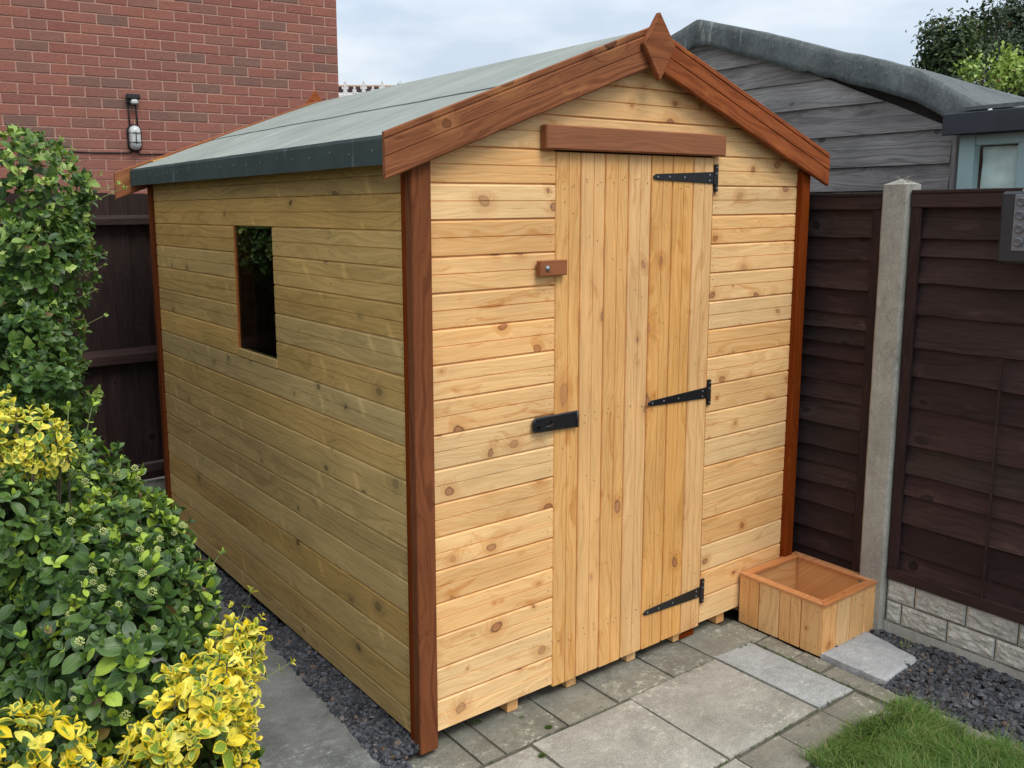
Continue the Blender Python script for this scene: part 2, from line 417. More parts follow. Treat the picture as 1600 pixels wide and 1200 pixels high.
# ------------------------------------------------------------------ mesh helpers
class MB:
    def __init__(s): s.v = []; s.f = []; s.uv = {}; s.cv = []
    def add(s, vs_, fs):
        o = len(s.v); s.v += [tuple(p) for p in vs_]; s.f += [tuple(i + o for i in f) for f in fs]; return o
    def box(s, a, b, mat=None, jit=0):
        x0, y0, z0 = a; x1, y1, z1 = b
        vs_ = [(x0, y0, z0), (x1, y0, z0), (x1, y1, z0), (x0, y1, z0), (x0, y0, z1), (x1, y0, z1), (x1, y1, z1), (x0, y1, z1)]
        if jit: vs_ = [tuple(c + random.uniform(-jit, jit) for c in p) for p in vs_]
        if mat: vs_ = [mat @ Vector(p) for p in vs_]
        s.add(vs_, [(0, 3, 2, 1), (4, 5, 6, 7), (0, 1, 5, 4), (1, 2, 6, 5), (2, 3, 7, 6), (3, 0, 4, 7)])
    def extr(s, poly, d, mat=None, axis='y', o=0.):
        # poly: list of (a,b) in x/z ; extruded along y by d
        n = len(poly)
        vs_ = [Vector((a, o, b)) for a, b in poly] + [Vector((a, o + d, b)) for a, b in poly]
        if mat: vs_ = [mat @ p for p in vs_]
        fs = [tuple(range(n)), tuple(reversed(range(n, 2 * n)))] + [(i, i + n, (i + 1) % n + n, (i + 1) % n) for i in range(n)]
        s.add(vs_, fs)
    def tube(s, pts, r, seg=6):
        pts = [Vector(p) for p in pts]; rings = []
        for i, p in enumerate(pts):
            d = (pts[min(i + 1, len(pts) - 1)] - pts[max(i - 1, 0)]).normalized()
            a = d.orthogonal().normalized(); b = d.cross(a)
            rr = r[i] if isinstance(r, (list, tuple)) else r
            rings.append([p + (a * math.cos(t) + b * math.sin(t)) * rr for t in [2 * math.pi * k / seg for k in range(seg)]])
        vs_ = [q for ring in rings for q in ring]; fs = []
        for i in range(len(pts) - 1):
            for k in range(seg):
                fs.append((i * seg + k, i * seg + (k + 1) % seg, (i + 1) * seg + (k + 1) % seg, (i + 1) * seg + k))
        fs += [tuple(reversed(range(seg))), tuple(range((len(pts) - 1) * seg, len(pts) * seg))]
        s.add(vs_, fs)
    def lathe(s, prof, seg=12, mat=None):
        vs_ = []; fs = []
        for r, z in prof:
            for k in range(seg):
                t = 2 * math.pi * k / seg; vs_.append(Vector((r * math.cos(t), r * math.sin(t), z)))
        if mat: vs_ = [mat @ p for p in vs_]
        n = len(prof)
        for i in range(n - 1):
            for k in range(seg): fs.append((i * seg + k, i * seg + (k + 1) % seg, (i + 1) * seg + (k + 1) % seg, (i + 1) * seg + k))
        fs += [tuple(reversed(range(seg))), tuple(range((n - 1) * seg, n * seg))]
        s.add(vs_, fs)
    def mesh(s, name, mat, smooth=False, bevel=0):
        me = bpy.data.meshes.new(name)
        me.from_pydata(s.v, [], s.f); me.materials.append(mat)
        if bevel:
            bm = bmesh.new(); bm.from_mesh(me)
            es = [e for e in bm.edges if e.is_manifold and e.calc_face_angle(0) > .5]
            bmesh.ops.bevel(bm, geom=es, offset=bevel, segments=1, affect='EDGES', clamp_overlap=True)
            bm.to_mesh(me); bm.free()
        if smooth: me.polygons.foreach_set('use_smooth', [True] * len(me.polygons))
        me.update()
        return me
    def build(s, name, mat, parent=None, smooth=False, bevel=0, kind=None):
        return link(name, s.mesh(name, mat, smooth, bevel), parent, kind=kind)

def link(name, me, parent=None, mat4=None, kind=None):
    o = bpy.data.objects.new(name, me); col.objects.link(o)
    if mat4 is not None: o.matrix_basis = mat4
    if parent is not None: o.parent = parent
    if kind: o['kind'] = kind
    return o
def thing(name, label, cat, loc=(0, 0, 0), group=None):
    o = bpy.data.objects.new(name, None); col.objects.link(o); o.location = loc; o.empty_display_size = .1
    return tag(o, label, cat, group)
def tag(o, label, cat, group=None):
    o['label'] = label; o['category'] = cat
    if group: o['group'] = group
    return o
def frame(origin, X, Z):
    X = Vector(X).normalized(); Z = Vector(Z); Z = (Z - X * Z.dot(X)).normalized(); Y = Z.cross(X)
    o = Vector(origin)
    return Matrix(((X.x, Y.x, Z.x, o.x), (X.y, Y.y, Z.y, o.y), (X.z, Y.z, Z.z, o.z), (0, 0, 0, 1)))

T = .013
def board_profile(h, groove=True, t=T, gap=.0040, dep=.0075):
    # (outward depth, z): tongue gap at the top, centre bead
    p = [(0., .0), (t * .75, .0003), (t, .0025)]
    if groove:
        m = h / 2
        p += [(t, m - .0014), (t - .0036, m - .0004), (t - .0036, m + .0004), (t, m + .0022)]
    p += [(t, h - .0085), (t - .0025, h - gap), (t - dep, h - gap + .0002), (t - dep, h)]
    p += [(0., h)]
    return p
def board_mesh(name, mat, L, h, groove=True, t=T, x0=None, x1=None, gap=.0040, dep=.0075):
    """board along local X, outer face towards local -Y"""
    pr = board_profile(h, groove, t, gap, dep)
    vs_ = []
    for d, z in pr:
        a = x0(z) if x0 else 0.; b = x1(z) if x1 else L
        vs_ += [(a, -d, z), (b, -d, z)]
    n = len(pr); fs = []
    for i in range(n - 1): fs.append((2 * i, 2 * i + 1, 2 * i + 3, 2 * i + 2))
    fs.append(tuple(2 * i for i in range(n))[::-1]); fs.append(tuple(2 * i + 1 for i in range(n)))
    m = MB(); m.add(vs_, fs)
    return m.mesh(name, mat)
def plank(name, mat, mat4, L, d, h, parent, bevel=.002, kind=None, bow=0):
    m = MB(); m.box((0, 0, 0), (L, d, h))
    me = m.mesh(name, mat, bevel=bevel)
    return link(name, me, parent, mat4, kind)

# ================================================================== GROUND
G = -.045          # paving level
GL = -.012         # ground left of the shed
m = MB()
nx = 30
xs = [-60 + 120 * i / nx for i in range(nx + 1)]
vs_ = [(x, y, -.11) for y in xs for x in xs]
fs = [(j * (nx + 1) + i, j * (nx + 1) + i + 1, (j + 1) * (nx + 1) + i + 1, (j + 1) * (nx + 1) + i) for j in range(nx) for i in range(nx)]
m.add(vs_, fs); m.build('ground', M['soil'], kind='structure')

patio = MB(); patio.box((-.6, -2.6, -.105), (1.512, .34, -.0535)); patio = patio.build('patio', M['joint'], kind='structure')
def slab(x0, x1, y0, y1, mat, top=G, th=.035, gap=.004, parent=patio, name='paving_slab', jit=.003, rough=.0015):
    nx, ny = max(3, int((x1 - x0) / .045)), max(3, int((y1 - y0) / .045))
    x0 += gap; x1 -= gap; y0 += gap; y1 -= gap
    sd = random.uniform(0, 50); tilt = (random.uniform(-.004, .004), random.uniform(-.004, .004))
    cs = [random.uniform(-jit, jit) for _ in range(8)]
    vs_ = []; fs = []
    for j in range(ny + 1):
        for i in range(nx + 1):
            u, v = i / nx, j / ny
            x = x0 + (x1 - x0) * u; y = y0 + (y1 - y0) * v
            ex = min(u, 1 - u) * (x1 - x0); ey = min(v, 1 - v) * (y1 - y0)
            x += (cs[0] * (1 - u) * (1 - v) + cs[1] * u * (1 - v) + cs[2] * (1 - u) * v + cs[3] * u * v)
            y += (cs[4] * (1 - u) * (1 - v) + cs[5] * u * (1 - v) + cs[6] * (1 - u) * v + cs[7] * u * v)
            z = top + tilt[0] * (u - .5) + tilt[1] * (v - .5) + rough * mn.noise((x * 14, y * 14, sd))
            if min(ex, ey) < .001:
                z -= .0035; w = mn.noise((x * 30, y * 30, sd + 9)) * .0022; x += w; y += w
            vs_.append((x, y, z))
    for j in range(ny):
        for i in range(nx): a = j * (nx + 1) + i; fs.append((a, a + 1, a + nx + 2, a + nx + 1))
    rim = [i for i in range(nx + 1)] + [j * (nx + 1) + nx for j in range(1, ny + 1)] + [ny * (nx + 1) + i for i in range(nx - 1, -1, -1)] + [j * (nx + 1) for j in range(ny - 1, 0, -1)]
    b = len(vs_); vs_ += [(vs_[i][0], vs_[i][1], top - th) for i in rim]; k = len(rim)
    fs += [(rim[i], b + i, b + (i + 1) % k, rim[(i + 1) % k]) for i in range(k)]
    mm = MB(); mm.add(vs_, fs)
    return mm.build(name, mat, parent, smooth=False)

# big slabs in the middle, narrow blocks round them
slab(-.16, .335, -.545, -.125, M['slab']); slab(.335, .761, -.53, -.125, M['slab']); slab(.761, 1.21, -.533, -.115, M['slab'])
slab(1.21, 1.415, -.533, -.11, M['slab_blue'])
# rows beside the shed (dull blocks)
for a, b in [(-.045, .155), (.155, .245), (.245, .495), (.495, .715), (.715, .985), (.985, 1.205), (1.205, 1.425)]:
    slab(a, b, -.12, .105, M['block'])
for a, b in [(-.045, .2), (.2, .5), (.5, .8), (.8, 1.1), (1.1, 1.42)]:
    slab(a, b, .11, .33, M['block'])
for a, b in [(.78, .985), (.985, 1.21), (1.21, 1.4)]:
    slab(a, b, -.69, -.54, M['block'])
slab(.36, .78, -.96, -.537, M['slab']); slab(-.1, .355, -.97, -.55, M['slab_blue'])
for a, b in [(-.9, -.7), (-1.12, -.9), (-1.34, -1.12), (-1.6, -1.34)]: slab(.785, .95, a, b, M['block'])
for a, b in [(.36, .78), (-.1, .36)]: slab(a, b, -1.39, -.965, M['slab'])
# kerb along the lawn and by the planter
for a, b in [(-.13, .03), (-.28, -.135), (-.40, -.285), (-.74, -.405), (-1.1, -.745), (-1.5, -1.105), (-2., -1.505)]:
    slab(1.418, 1.508, a, b, M['block'], name='kerb_stone', gap=.0025)
# left path slab
path = MB(); path.add([(-.75, -.3, -.09), (-.055, -.3, -.09), (.02, 1.2, -.09), (.02, 2.6, -.09), (-.75, 2.6, -.09),
                       (-.75, -.3, -.032), (-.055, -.3, -.032), (.02, 1.2, -.032), (.02, 2.6, -.032), (-.75, 2.6, -.032)],
                      [(5, 6, 7, 8, 9), (0, 1, 6, 5), (1, 2, 7, 6), (2, 3, 8, 7), (3, 4, 9, 8), (4, 0, 5, 9)])
path = path.build('path', M['joint'], kind='structure')
def free_slab(pts, mat, top, th, parent, name='paving_slab', rag=.003):
    # straight-sided slab with ragged edges from four corners
    mm = MB(); N = 14; vs_ = []; fs = []
    p = [Vector((*q, 0)) for q in pts]; sd = random.uniform(0, 30)
    for j in range(N + 1):
        for i in range(N + 1):
            u, v = i / N, j / N
            q = p[0] * (1 - u) * (1 - v) + p[1] * u * (1 - v) + p[2] * u * v + p[3] * (1 - u) * v
            e = min(u, 1 - u, v, 1 - v)
            w = rag if e == 0 else rag * .5
            q.x += mn.noise((q.x * 25, q.y * 25, sd)) * w; q.y += mn.noise((q.x * 25, q.y * 25, sd + 7)) * w
            vs_.append((q.x, q.y, top + .0022 * mn.noise((q.x * 16, q.y * 16, sd + 3)) - (.004 if e == 0 else 0)))
    for j in range(N):
        for i in range(N): a = j * (N + 1) + i; fs.append((a, a + 1, a + N + 2, a + N + 1))
    rim = [i for i in range(N + 1)] + [j * (N + 1) + N for j in range(1, N + 1)] + [N * (N + 1) + i for i in range(N - 1, -1, -1)] + [j * (N + 1) for j in range(N - 1, 0, -1)]
    b = len(vs_); k = len(rim)
    vs_ += [(vs_[i][0] + mn.noise((vs_[i][0] * 40, vs_[i][1] * 40, 2)) * rag, vs_[i][1], top - th) for i in rim]
    fs += [(rim[i], b + i, b + (i + 1) % k, rim[(i + 1) % k]) for i in range(k)]
    mm.add(vs_, fs); return mm.build(name, mat, parent)
free_slab([(-.62, .0), (-.105, .015), (-.055, .93), (-.62, .95)], M['slab_wet'], GL, .05, path)
free_slab([(-.62, .96), (-.06, .94), (-.045, 1.5), (-.62, 1.5)], M['slab_wet'], GL - .012, .05, path)
free_slab([(-.62, -.31), (-.115, -.3), (-.11, .005), (-.62, -.01)], M['slab_blue'], GL - .006, .05, path)
bed = MB(); bed.box((1.512, -2.6, -.105), (1.9, .34, -.062)); bed = bed.build('gravel_bed', M['soil'], kind='structure')
st = free_slab([(1.517, -.585), (1.757, -.575), (1.805, -.345), (1.512, -.34)], M['slab_white'], -.027, .045, None, 'stone_slab', .004)
tag(st, 'pale riven stone slab lying on slate chips beside the wooden planter', 'stone slab')

# slate chips
def chips(name, regions, count, parent=None):
    mm = MB(); cols = []
    tot = sum(r[4] for r in regions)
    for (fx0, fx1, y0, y1, wgt, zf) in regions:
        for _ in range(int(count * wgt / tot)):
            y = random.uniform(y0, y1); x = random.uniform(fx0(y), fx1(y)); z = zf(x, y) + random.uniform(-.004, .012)
            s = random.uniform(.006, .0155) * (1 if random.random() < .85 else 1.35)
            n = random.choice((4, 5, 5, 6)); a0 = random.uniform(0, 6.28)
            th = random.uniform(.0018, .005)
            q = Matrix.Translation((x, y, z)) @ Matrix.Rotation(random.uniform(-.75, .75), 4, 'X') @ Matrix.Rotation(random.uniform(-.75, .75), 4, 'Y') @ Matrix.Rotation(a0, 4, 'Z')
            el = random.uniform(.5, .9)
            ring = [(s * math.cos(6.283 * k / n) * random.uniform(.75, 1.15), s * el * math.sin(6.283 * k / n) * random.uniform(.75, 1.15)) for k in range(n)]
            vv = [q @ Vector((a, b, -th)) for a, b in ring] + [q @ Vector((a * .9, b * .9, th)) for a, b in ring]
            ff = [tuple(range(n, 2 * n))] + [(k, (k + 1) % n, (k + 1) % n + n, k + n) for k in range(n)]
            mm.add(vv, ff); c = (random.random(), random.random(), random.random(), 1)
            cols += [c] * (n + 4 * n)
    me = mm.mesh(name, M['slate'])
    at = me.color_attributes.new('leafvar', 'FLOAT_COLOR', 'CORNER')
    at.data.foreach_set('color', [v for c in cols for v in c])
    return link(name, me, parent, kind='stuff')
lx0 = lambda y: -.11 + .052 * max(0, y - .02)
o = chips('slate_chips', [(lx0, lambda y: .035, .012, .95, 4, lambda x, y: GL - .012 + .012 * (x + .1) / .13),
                          (lambda y: -.07, lambda y: .035, .9, 2.45, 3.4, lambda x, y: GL - .015),
                          (lambda y: -.11, lambda y: -.04, -.04, .02, .25, lambda x, y: -.035)], 7600)
tag(o, 'blue grey slate chips in a narrow strip along the side of the shed', 'gravel')
o = chips('slate_chips', [(lambda y: 1.5, lambda y: 1.885, -1.7, -.56, 6, lambda x, y: -.055 + .02 * (x - 1.5) / .37),
                          (lambda y: 1.53, lambda y: 1.885, -.6, -.33, 1.9, lambda x, y: -.05)], 8600)
tag(o, 'dark slate chips in the bed along the fence base board', 'gravel')

# lawn
lawn = MB(); lawn.box((.955, -2.6, -.1), (1.415, -.7, -.05)); lawn = lawn.build('lawn', M['soil'], kind='structure')
mm = MB(); cols = []
for _ in range(26000):
    y = -.66 - random.random() ** 1.25 * 1.0
    x = random.uniform(.93, 1.445)
    if y > -.7 and random.random() < .5: continue
    edge = min(x - .93, 1.445 - x, -.66 - y)
    h = random.uniform(.025, .068) * (1.0 if edge > .03 else .7)
    a = 6.28 * mn.noise((x * 5, y * 5, 2.)) + random.gauss(0, .9); w = random.uniform(.0007, .0013); h *= 1 + .45 * mn.noise((x * 9, y * 9, 5.)); d = Vector((math.cos(a), math.sin(a), 0))
    p = d.cross(Vector((0, 0, 1))) * w
    ln = random.uniform(.4, 1.9) * h
    b = Vector((x, y, -.052)); mid = b + d * ln * .35 + Vector((0, 0, h * .65)); tip = b + d * ln + Vector((0, 0, h * random.uniform(.75, 1.05)))
    mm.add([b - p, b + p, mid + p * .8, mid - p * .8, tip], [(0, 1, 2, 3), (3, 2, 4)])
    c = (random.random(), random.random(), random.random(), 1); cols += [c] * 7
me = mm.mesh('grass', M['grass'])
at = me.color_attributes.new('leafvar', 'FLOAT_COLOR', 'CORNER'); at.data.foreach_set('color', [v for c in cols for v in c])
tag(link('grass', me, None, kind='stuff'), 'bright green lawn grass spilling over the paving edge', 'grass')

# moss cushions and stray blades in the joints
mm = MB(); cols = []
spots = []
def gp(px, py, z=-.046):
    d = f_ + r_ * ((px - CX) / F_PX) - u_ * ((py - CY) / F_PX); return CAM + d * ((z - CAM.z) / d.z)
for px, py, rr, n_ in ((857, 1137, .013, 260), (847, 1181, .012, 240), (745, 1128, .02, 120), (815, 1122, .01, 60)):
    spots += [(gp(px, py), rr, .006, n_)]
for i in range(60):
    t_ = random.random(); spots.append((Vector((random.uniform(.3, 1.45), -.5335 + random.uniform(-.003, .003), -.05)), .006, .008, 9))
    spots.append((Vector((1.415 + random.uniform(-.003, .003), random.uniform(-1.0, -.1), -.05)), .006, .010, 7))
    if i % 3 == 0: spots.append((Vector((random.uniform(-.05, 1.4), -.122, -.05)), .005, .006, 8))
for c, rr, hh, n_ in spots:
    for _ in range(n_):
        a = random.uniform(0, 6.283); q = rr * math.sqrt(random.random()); b = Vector((c.x + q * math.cos(a), c.y + q * math.sin(a) * .7, c.z)); w = Vector((math.cos(a), math.sin(a), 0)) * .0009
        tip = b + Vector((random.gauss(0, .004), random.gauss(0, .004), hh * random.uniform(.6, 1.5)))
        mm.add([b - w, b + w, tip], [(0, 1, 2)]); cc = (random.random() * .5, random.random(), random.random(), 1); cols += [cc] * 3
me = mm.mesh('moss', M['grass'])
at_ = me.color_attributes.new('leafvar', 'FLOAT_COLOR', 'CORNER'); at_.data.foreach_set('color', [v for c in cols for v in c])
tag(link('moss', me, None, kind='stuff'), 'moss and tiny weeds in the joints between paving slabs', 'moss')

# ================================================================== SHED
W, D, H0, BC = 1.83, 2.33, .008, .102
SL = .369
YF, XS = .037, .036           # backing planes of the front and of the side
EZ = lambda x: 1.752 + SL * (min(x, W - x) + .06)      # top of roof deck
shed = thing('garden_shed', 'new pine garden shed with red brown corner posts and green felt roof', 'shed')

# --- front wall
fw = MB()
fw.extr([(.02, .02), (W - .02, .02), (W - .02, EZ(W - .02) - .05), (W / 2, EZ(W / 2) - .05), (.02, EZ(.02) - .05)], .02, o=YF)
fw = fw.build('front_wall', M['dark'], shed)
DL, DR, DT = .548, 1.284, 1.735
def put_board(me, parent, origin, X, Z, name='board'):
    return link(name, me, parent, frame(origin, X, Z))
k = 0
for k in range(0, 21):
    z = H0 + BC * k
    lo = lambda zz, z=z: max(.03, (z + zz - (1.752 - .045)) / SL - .06)
    if z > EZ(W / 2) - .06: break
    h = BC
    if z + h / 2 < DT:
        # left of the door, right of the door
        for a, b in ((None, DL), (DR + .0015, None)):
            if a is None:
                me = board_mesh('board', M['pine'], 0, h, x0=lambda q: lo(q), x1=lambda q: b)
            else:
                me = board_mesh('board', M['pine'], 0, h, x0=lambda q: a, x1=lambda q: W - lo(q))
            # shift so that the grain differs board to board
            put_board(me, fw, (0, YF, z), (1, 0, 0), (0, 0, 1))
    else:
        if lo(h) > W / 2 - .03: h = BC * .45
        me = board_mesh('board', M['pine'], 0, h, x0=lambda q: min(lo(q), W / 2 - .005), x1=lambda q: max(W - lo(q), W / 2 + .005))
        put_board(me, fw, (0, YF, z), (1, 0, 0), (0, 0, 1))
# --- side wall (left) with the window opening
WY0, WY1, WZ0, WZ1 = .936, 1.300, 1.027, 1.516
sw = MB()
sw.box((XS, .04, .02), (XS + .02, WY0, 1.75)); sw.box((XS, WY1, .02), (XS + .02, D - .03, 1.75))
sw.box((XS, WY0, .02), (XS + .02, WY1, WZ0)); sw.box((XS, WY0, WZ1), (XS + .02, WY1, 1.75))
sw = sw.build('side_wall', M['dark'], shed)
SO = -.0287
zs = [0.008] + [H0 + SO + BC * k for k in range(1, 18)]
for i, z in enumerate(zs):
    h = (zs[i + 1] - z) if i + 1 < len(zs) else 1.742 - z
    if h < .02: continue
    segs = [(.055, D - .045)]
    if z + h > WZ0 + .01 and z < WZ1 - .01: segs = [(.055, WY0), (WY1, D - .045)]
    for a, b in segs:
        me = board_mesh('board', M['pine_olive'], b - a, h, gap=.0034, dep=.0055)
        put_board(me, sw, (XS, b, z), (0, -1, 0), (0, 0, 1))
# other two walls
m = MB(); m.box((.04, D - .02, .02), (W - .04, D, 1.8)); m.extr([(.03, 1.8), (W - .03, 1.8), (W / 2, EZ(W / 2) - .05)], .02, o=D - .02)
bw = m.build('back_wall', M['pine_olive'], shed)
m = MB(); m.box((W - .045, .06, .02), (W - .025, D - .02, 1.74)); m.build('far_side_wall', M['pine_olive'], shed)
m = MB(); m.box((.055, .06, .03), (W - .05, D - .02, .06)); m.build('shed_floor', M['pine_olive'], shed)

# --- window
win = MB()
win.box((.0205, WY0 - .001, WZ0 - .028), (.05, WY1 + .001, WZ0 + .004))
win = win.build('window_sill', M['pine_olive'], shed, bevel=.002)
m = MB(); m.box((.022, WY1 - .006, WZ0 + .0045), (.034, WY1 - .0005, WZ1 - .001)); m.build('window_bead', M['honey'], shed, bevel=.0015)
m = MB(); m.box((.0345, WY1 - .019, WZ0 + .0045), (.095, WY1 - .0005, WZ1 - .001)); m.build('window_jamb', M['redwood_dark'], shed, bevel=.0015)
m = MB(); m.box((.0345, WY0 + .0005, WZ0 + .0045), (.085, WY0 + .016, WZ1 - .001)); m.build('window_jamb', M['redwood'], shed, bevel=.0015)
m = MB(); m.box((.0345, WY0 + .017, WZ1 - .016), (.085, WY1 - .02, WZ1 - .002)); m.build('window_head', M['pine_olive'], shed, bevel=.0015)
m = MB(); m.box((.0285, WY0 + .003, WZ0 + .0045), (.0292, WY1 - .0095, WZ1 - .001)); m.build('pane', M['glass'], shed)

# --- nails (dots along the studs)
nm = MB()
def nail(p, n):
    q = Vector(n).to_track_quat('Z', 'Y').to_matrix().to_4x4(); q.translation = Vector(p)
    nm.lathe([(.0017, 0), (.0017, .0006), (.0008, .0011)], 6, q)
for k in range(17):
    z = H0 + BC * k
    for x in (DL - .018, DR + .017):
        for dz in (.028, .073):
            if random.random() < .92: nail((x + random.uniform(-.006, .006), YF - T, z + dz + random.uniform(-.006, .006)), (0, -1, 0))
for k in range(17):
    z = H0 + SO + BC * k
    for y in (.075, .50, .90, 1.335, 1.9, D - .08):
        for dz in (.03, .075):
            zz = z + dz + random.uniform(-.005, .005)
            if zz > .03: nail((XS - T, y + random.uniform(-.005, .005), zz), (-1, 0, 0))
YD = YF - .004
for zc in (1.645, .895, .16):
    for i in range(7):
        for dx in (.03, .075):
            for _ in range(2):
                nail((DL + .105 * i + dx + random.uniform(-.01, .01), YD - T - .001, zc + random.uniform(-.02, .02)), (0, -1, 0))
for i in range(7):       # slanted rows over the brace
    for j, (za, zb) in enumerate(((1.58, 1.02), (.80, .25))):
        t = i / 6.; z = za * (1 - t) + zb * t
        for q in range(2):
            nail((DL + .105 * i + .035 + .035 * q, YD - T - .001, z - .03 * q + random.uniform(-.01, .01)), (0, -1, 0))
nm.build('nail_heads', M['nail'], shed, kind='stuff')

# --- corner posts: a wide front batten, a narrow side batten
def trim(name, a, b, mat, X, Z, parent=shed, bevel=.003):
    """box from corner a to corner b; local X along the grain"""
    a, b = Vector(a), Vector(b)
    lo = Vector([min(a[i], b[i]) for i in range(3)]); hi = Vector([max(a[i], b[i]) for i in range(3)])
    c = (lo + hi) / 2; F = frame(c, X, Z); inv = F.to_3x3().transposed()
    e = inv @ (hi - lo); e = Vector([abs(v) for v in e]) / 2
    m = MB(); m.box(-e, e); me = m.mesh(name, mat, bevel=bevel)
    return link(name, me, parent, F)
UP = (0, 0, 1)
trim('corner_post', (.0165, .0, -.028), (.0800, YF - .0005, 1.70), M['redwood_dark'], (0, 0, -1), (1, 0, 0))
trim('corner_post', (.0165, .0375, -.022), (XS + .0035, .058, 1.70), M['redwood_dark'], (0, 0, -1), (0, 1, 0))
trim('corner_post', (W - .052, .0, -.028), (W, YF - .0005, 1.70), M['redwood_dark'], (0, 0, -1), (1, 0, 0))
trim('corner_post', (.008, D - .047, -.022), (XS + .0035, D - .001, 1.72), M['redwood_dark'], (0, 0, -1), (0, 1, 0))
# --- bearers under the floor
for x in (.40, .655, .945, 1.19, 1.44, 1.6):
    trim('bearer', (x - .022, .046, G + .002), (x + .022, D - .05, .0185), M['planter'], (0, 1, 0), UP, bevel=.001)
trim('bearer', (1.20, .045, G + .002), (1.285, .16, -.022), M['redwood_dark'], (1, 0, 0), UP, bevel=.001)
trim('bearer', (.05, 1.4, G - .02), (W - .05, 1.46, -.02), M['redwood_dark'], (1, 0, 0), UP, bevel=.001)

# --- door
door = MB(); door.box((DL + .002, YD, .004), (DR - .002, YF - .0005, DT - .003)); door = door.build('door', M['dark'], shed)
bw_ = (DR - DL) / 7
for i in range(7):
    me = board_mesh('door_board', M['pine_door'], DT - .004 + (.0 if i % 2 else .002), bw_, t=T)
    link('door_board', me, door, frame((DL + bw_ * i, YD - .0002, DT), (0, 0, -1), (1, 0, 0)))
def t_hinge(zc):
    y = YD - T - .0012
    m = MB(); m.box((DR + .0005, y - .0035, zc - .047), (DR + .0165, YF - T - .0003, zc + .047))
    m.tube([(DR - .003, y - .003, zc - .022), (DR - .003, y - .003, zc + .022)], .0055, 8)
    m.extr([(DR - .010, zc - .019), (DR - .010, zc + .021), (DR - .30, zc + .010), (DR - .312, zc + .004), (DR - .312, zc - .004), (DR - .30, zc - .009)], .0038, o=y - .0038)
    h = m.build('hinge', M['black'], door, bevel=.0008)
    s = MB()
    for x, z in ((DR - .03, zc + .010), (DR - .03, zc - .010), (DR - .16, zc), (DR - .235, zc + .001), (DR - .292, zc)):
        s.lathe([(.0036, 0), (.0036, .001), (.0015, .002)], 8, frame((x, y - .0038, z), (1, 0, 0), (0, -1, 0)))
    for z in (.036, -.036, .015): s.lathe([(.0034, 0), (.0034, .001), (.0015, .002)], 8, frame((DR + .009, y - .0035, zc + z), (1, 0, 0), (0, -1, 0)))
    s.build('screw', M['screw'], h)
for z in (1.666, .9, .137): t_hinge(z)
# hasp and bolt plate
m = MB(); y = YD - T - .0015
m.extr([(.462, .878), (.641, .872), (.641, .926), (.462, .926), (.452, .915), (.452, .888)], .010, o=y - .010)
hb = m.build('hasp', M['black'], shed, bevel=.003)
m = MB(); m.tube([(.472, y - .012, .897), (.478, y - .03, .897), (.505, y - .032, .899), (.522, y - .022, .903), (.526, y - .011, .905)], .0042, 8); m.build('hasp_handle', M['black'], hb, smooth=True)
m = MB(); m.tube([(.634, y - .011, .873), (.634, y - .011, .925)], .005, 8); m.build('hasp_pin', M['black'], hb, smooth=True)
# turn button
tb = trim('turn_button', (.468, y - .021, 1.364), (.578, y - .0005, 1.411), M['header'], (1, 0, 0), UP, bevel=.0025)
m = MB(); m.lathe([(.0095, 0), (.0095, .0012), (.006, .0018), (.006, .005), (.0025, .007)], 12, Matrix.Translation((-.027, -.0104, .0)) @ frame((0, 0, 0), (1, 0, 0), (0, -1, 0)))
m.build('bolt', M['screw'], tb)
# drip board over the door
hd = trim('door_head_board', (.486, -.008, 1.7405), (1.311, YF - T - .0005, 1.812), M['header'], (1, 0, 0), UP, bevel=.004)

# --- roof
RT = .012
XE = -.058
YR0, YR1 = -.012, D - .004
def roof_z(x): return 1.757 + SL * ((x - XE) if x <= W / 2 else (W - XE - x))
deck = MB()
poly = [(XE + .004, roof_z(XE) - .003), (W / 2, roof_z(W / 2) - .003), (W - XE - .004, roof_z(W - XE) - .003), (W - XE - .004, roof_z(XE) - .02), (W / 2, roof_z(W / 2) - .02), (XE + .004, roof_z(XE) - .02)]
deck.extr(poly, YR1 - YR0 - .006, o=YR0 + .003)
roof = deck.build('roof', M['pine_olive'], shed)
# felt sheets: wavy, lower sheets and a cap sheet lapping over them
def felt_sheet(xa, xb, lift, drop=0., name='felt_sheet'):
    nu, nv = 16, 60; vs_ = []; fs = []
    us = [xa + (xb - xa) * i / nu for i in range(nu + 1)]
    rows = []
    for j in range(nv + 1):
        y = YR0 + (YR1 - YR0) * j / nv
        row = []
        for x in us:
            w = .0016 * mn.noise((x * 9, y * 5, 1.)) + .0011 * mn.noise((x * 25, y * 16, 5.))
            row.append((x, y, roof_z(x) + lift + w))
        rows.append(row)
    n = len(rows[0]); vs_ = [p for r in rows for p in r]
    for j in range(nv):
        for i in range(n - 1): a = j * n + i; fs.append((a, a + 1, a + n + 1, a + n))
    mm = MB(); mm.add(vs_, fs); o = mm.build(name, M['felt'], roof, smooth=False)
    md = o.modifiers.new('thick', 'SOLIDIFY'); md.thickness = .003; md.offset = 1
    return o
felt_sheet(XE, .40, .0015, drop=.072)
felt_sheet(W - .40, W - XE, .0015, drop=.072)
felt_sheet(.352, W / 2, .0055); felt_sheet(W / 2, W - .352, .0055)
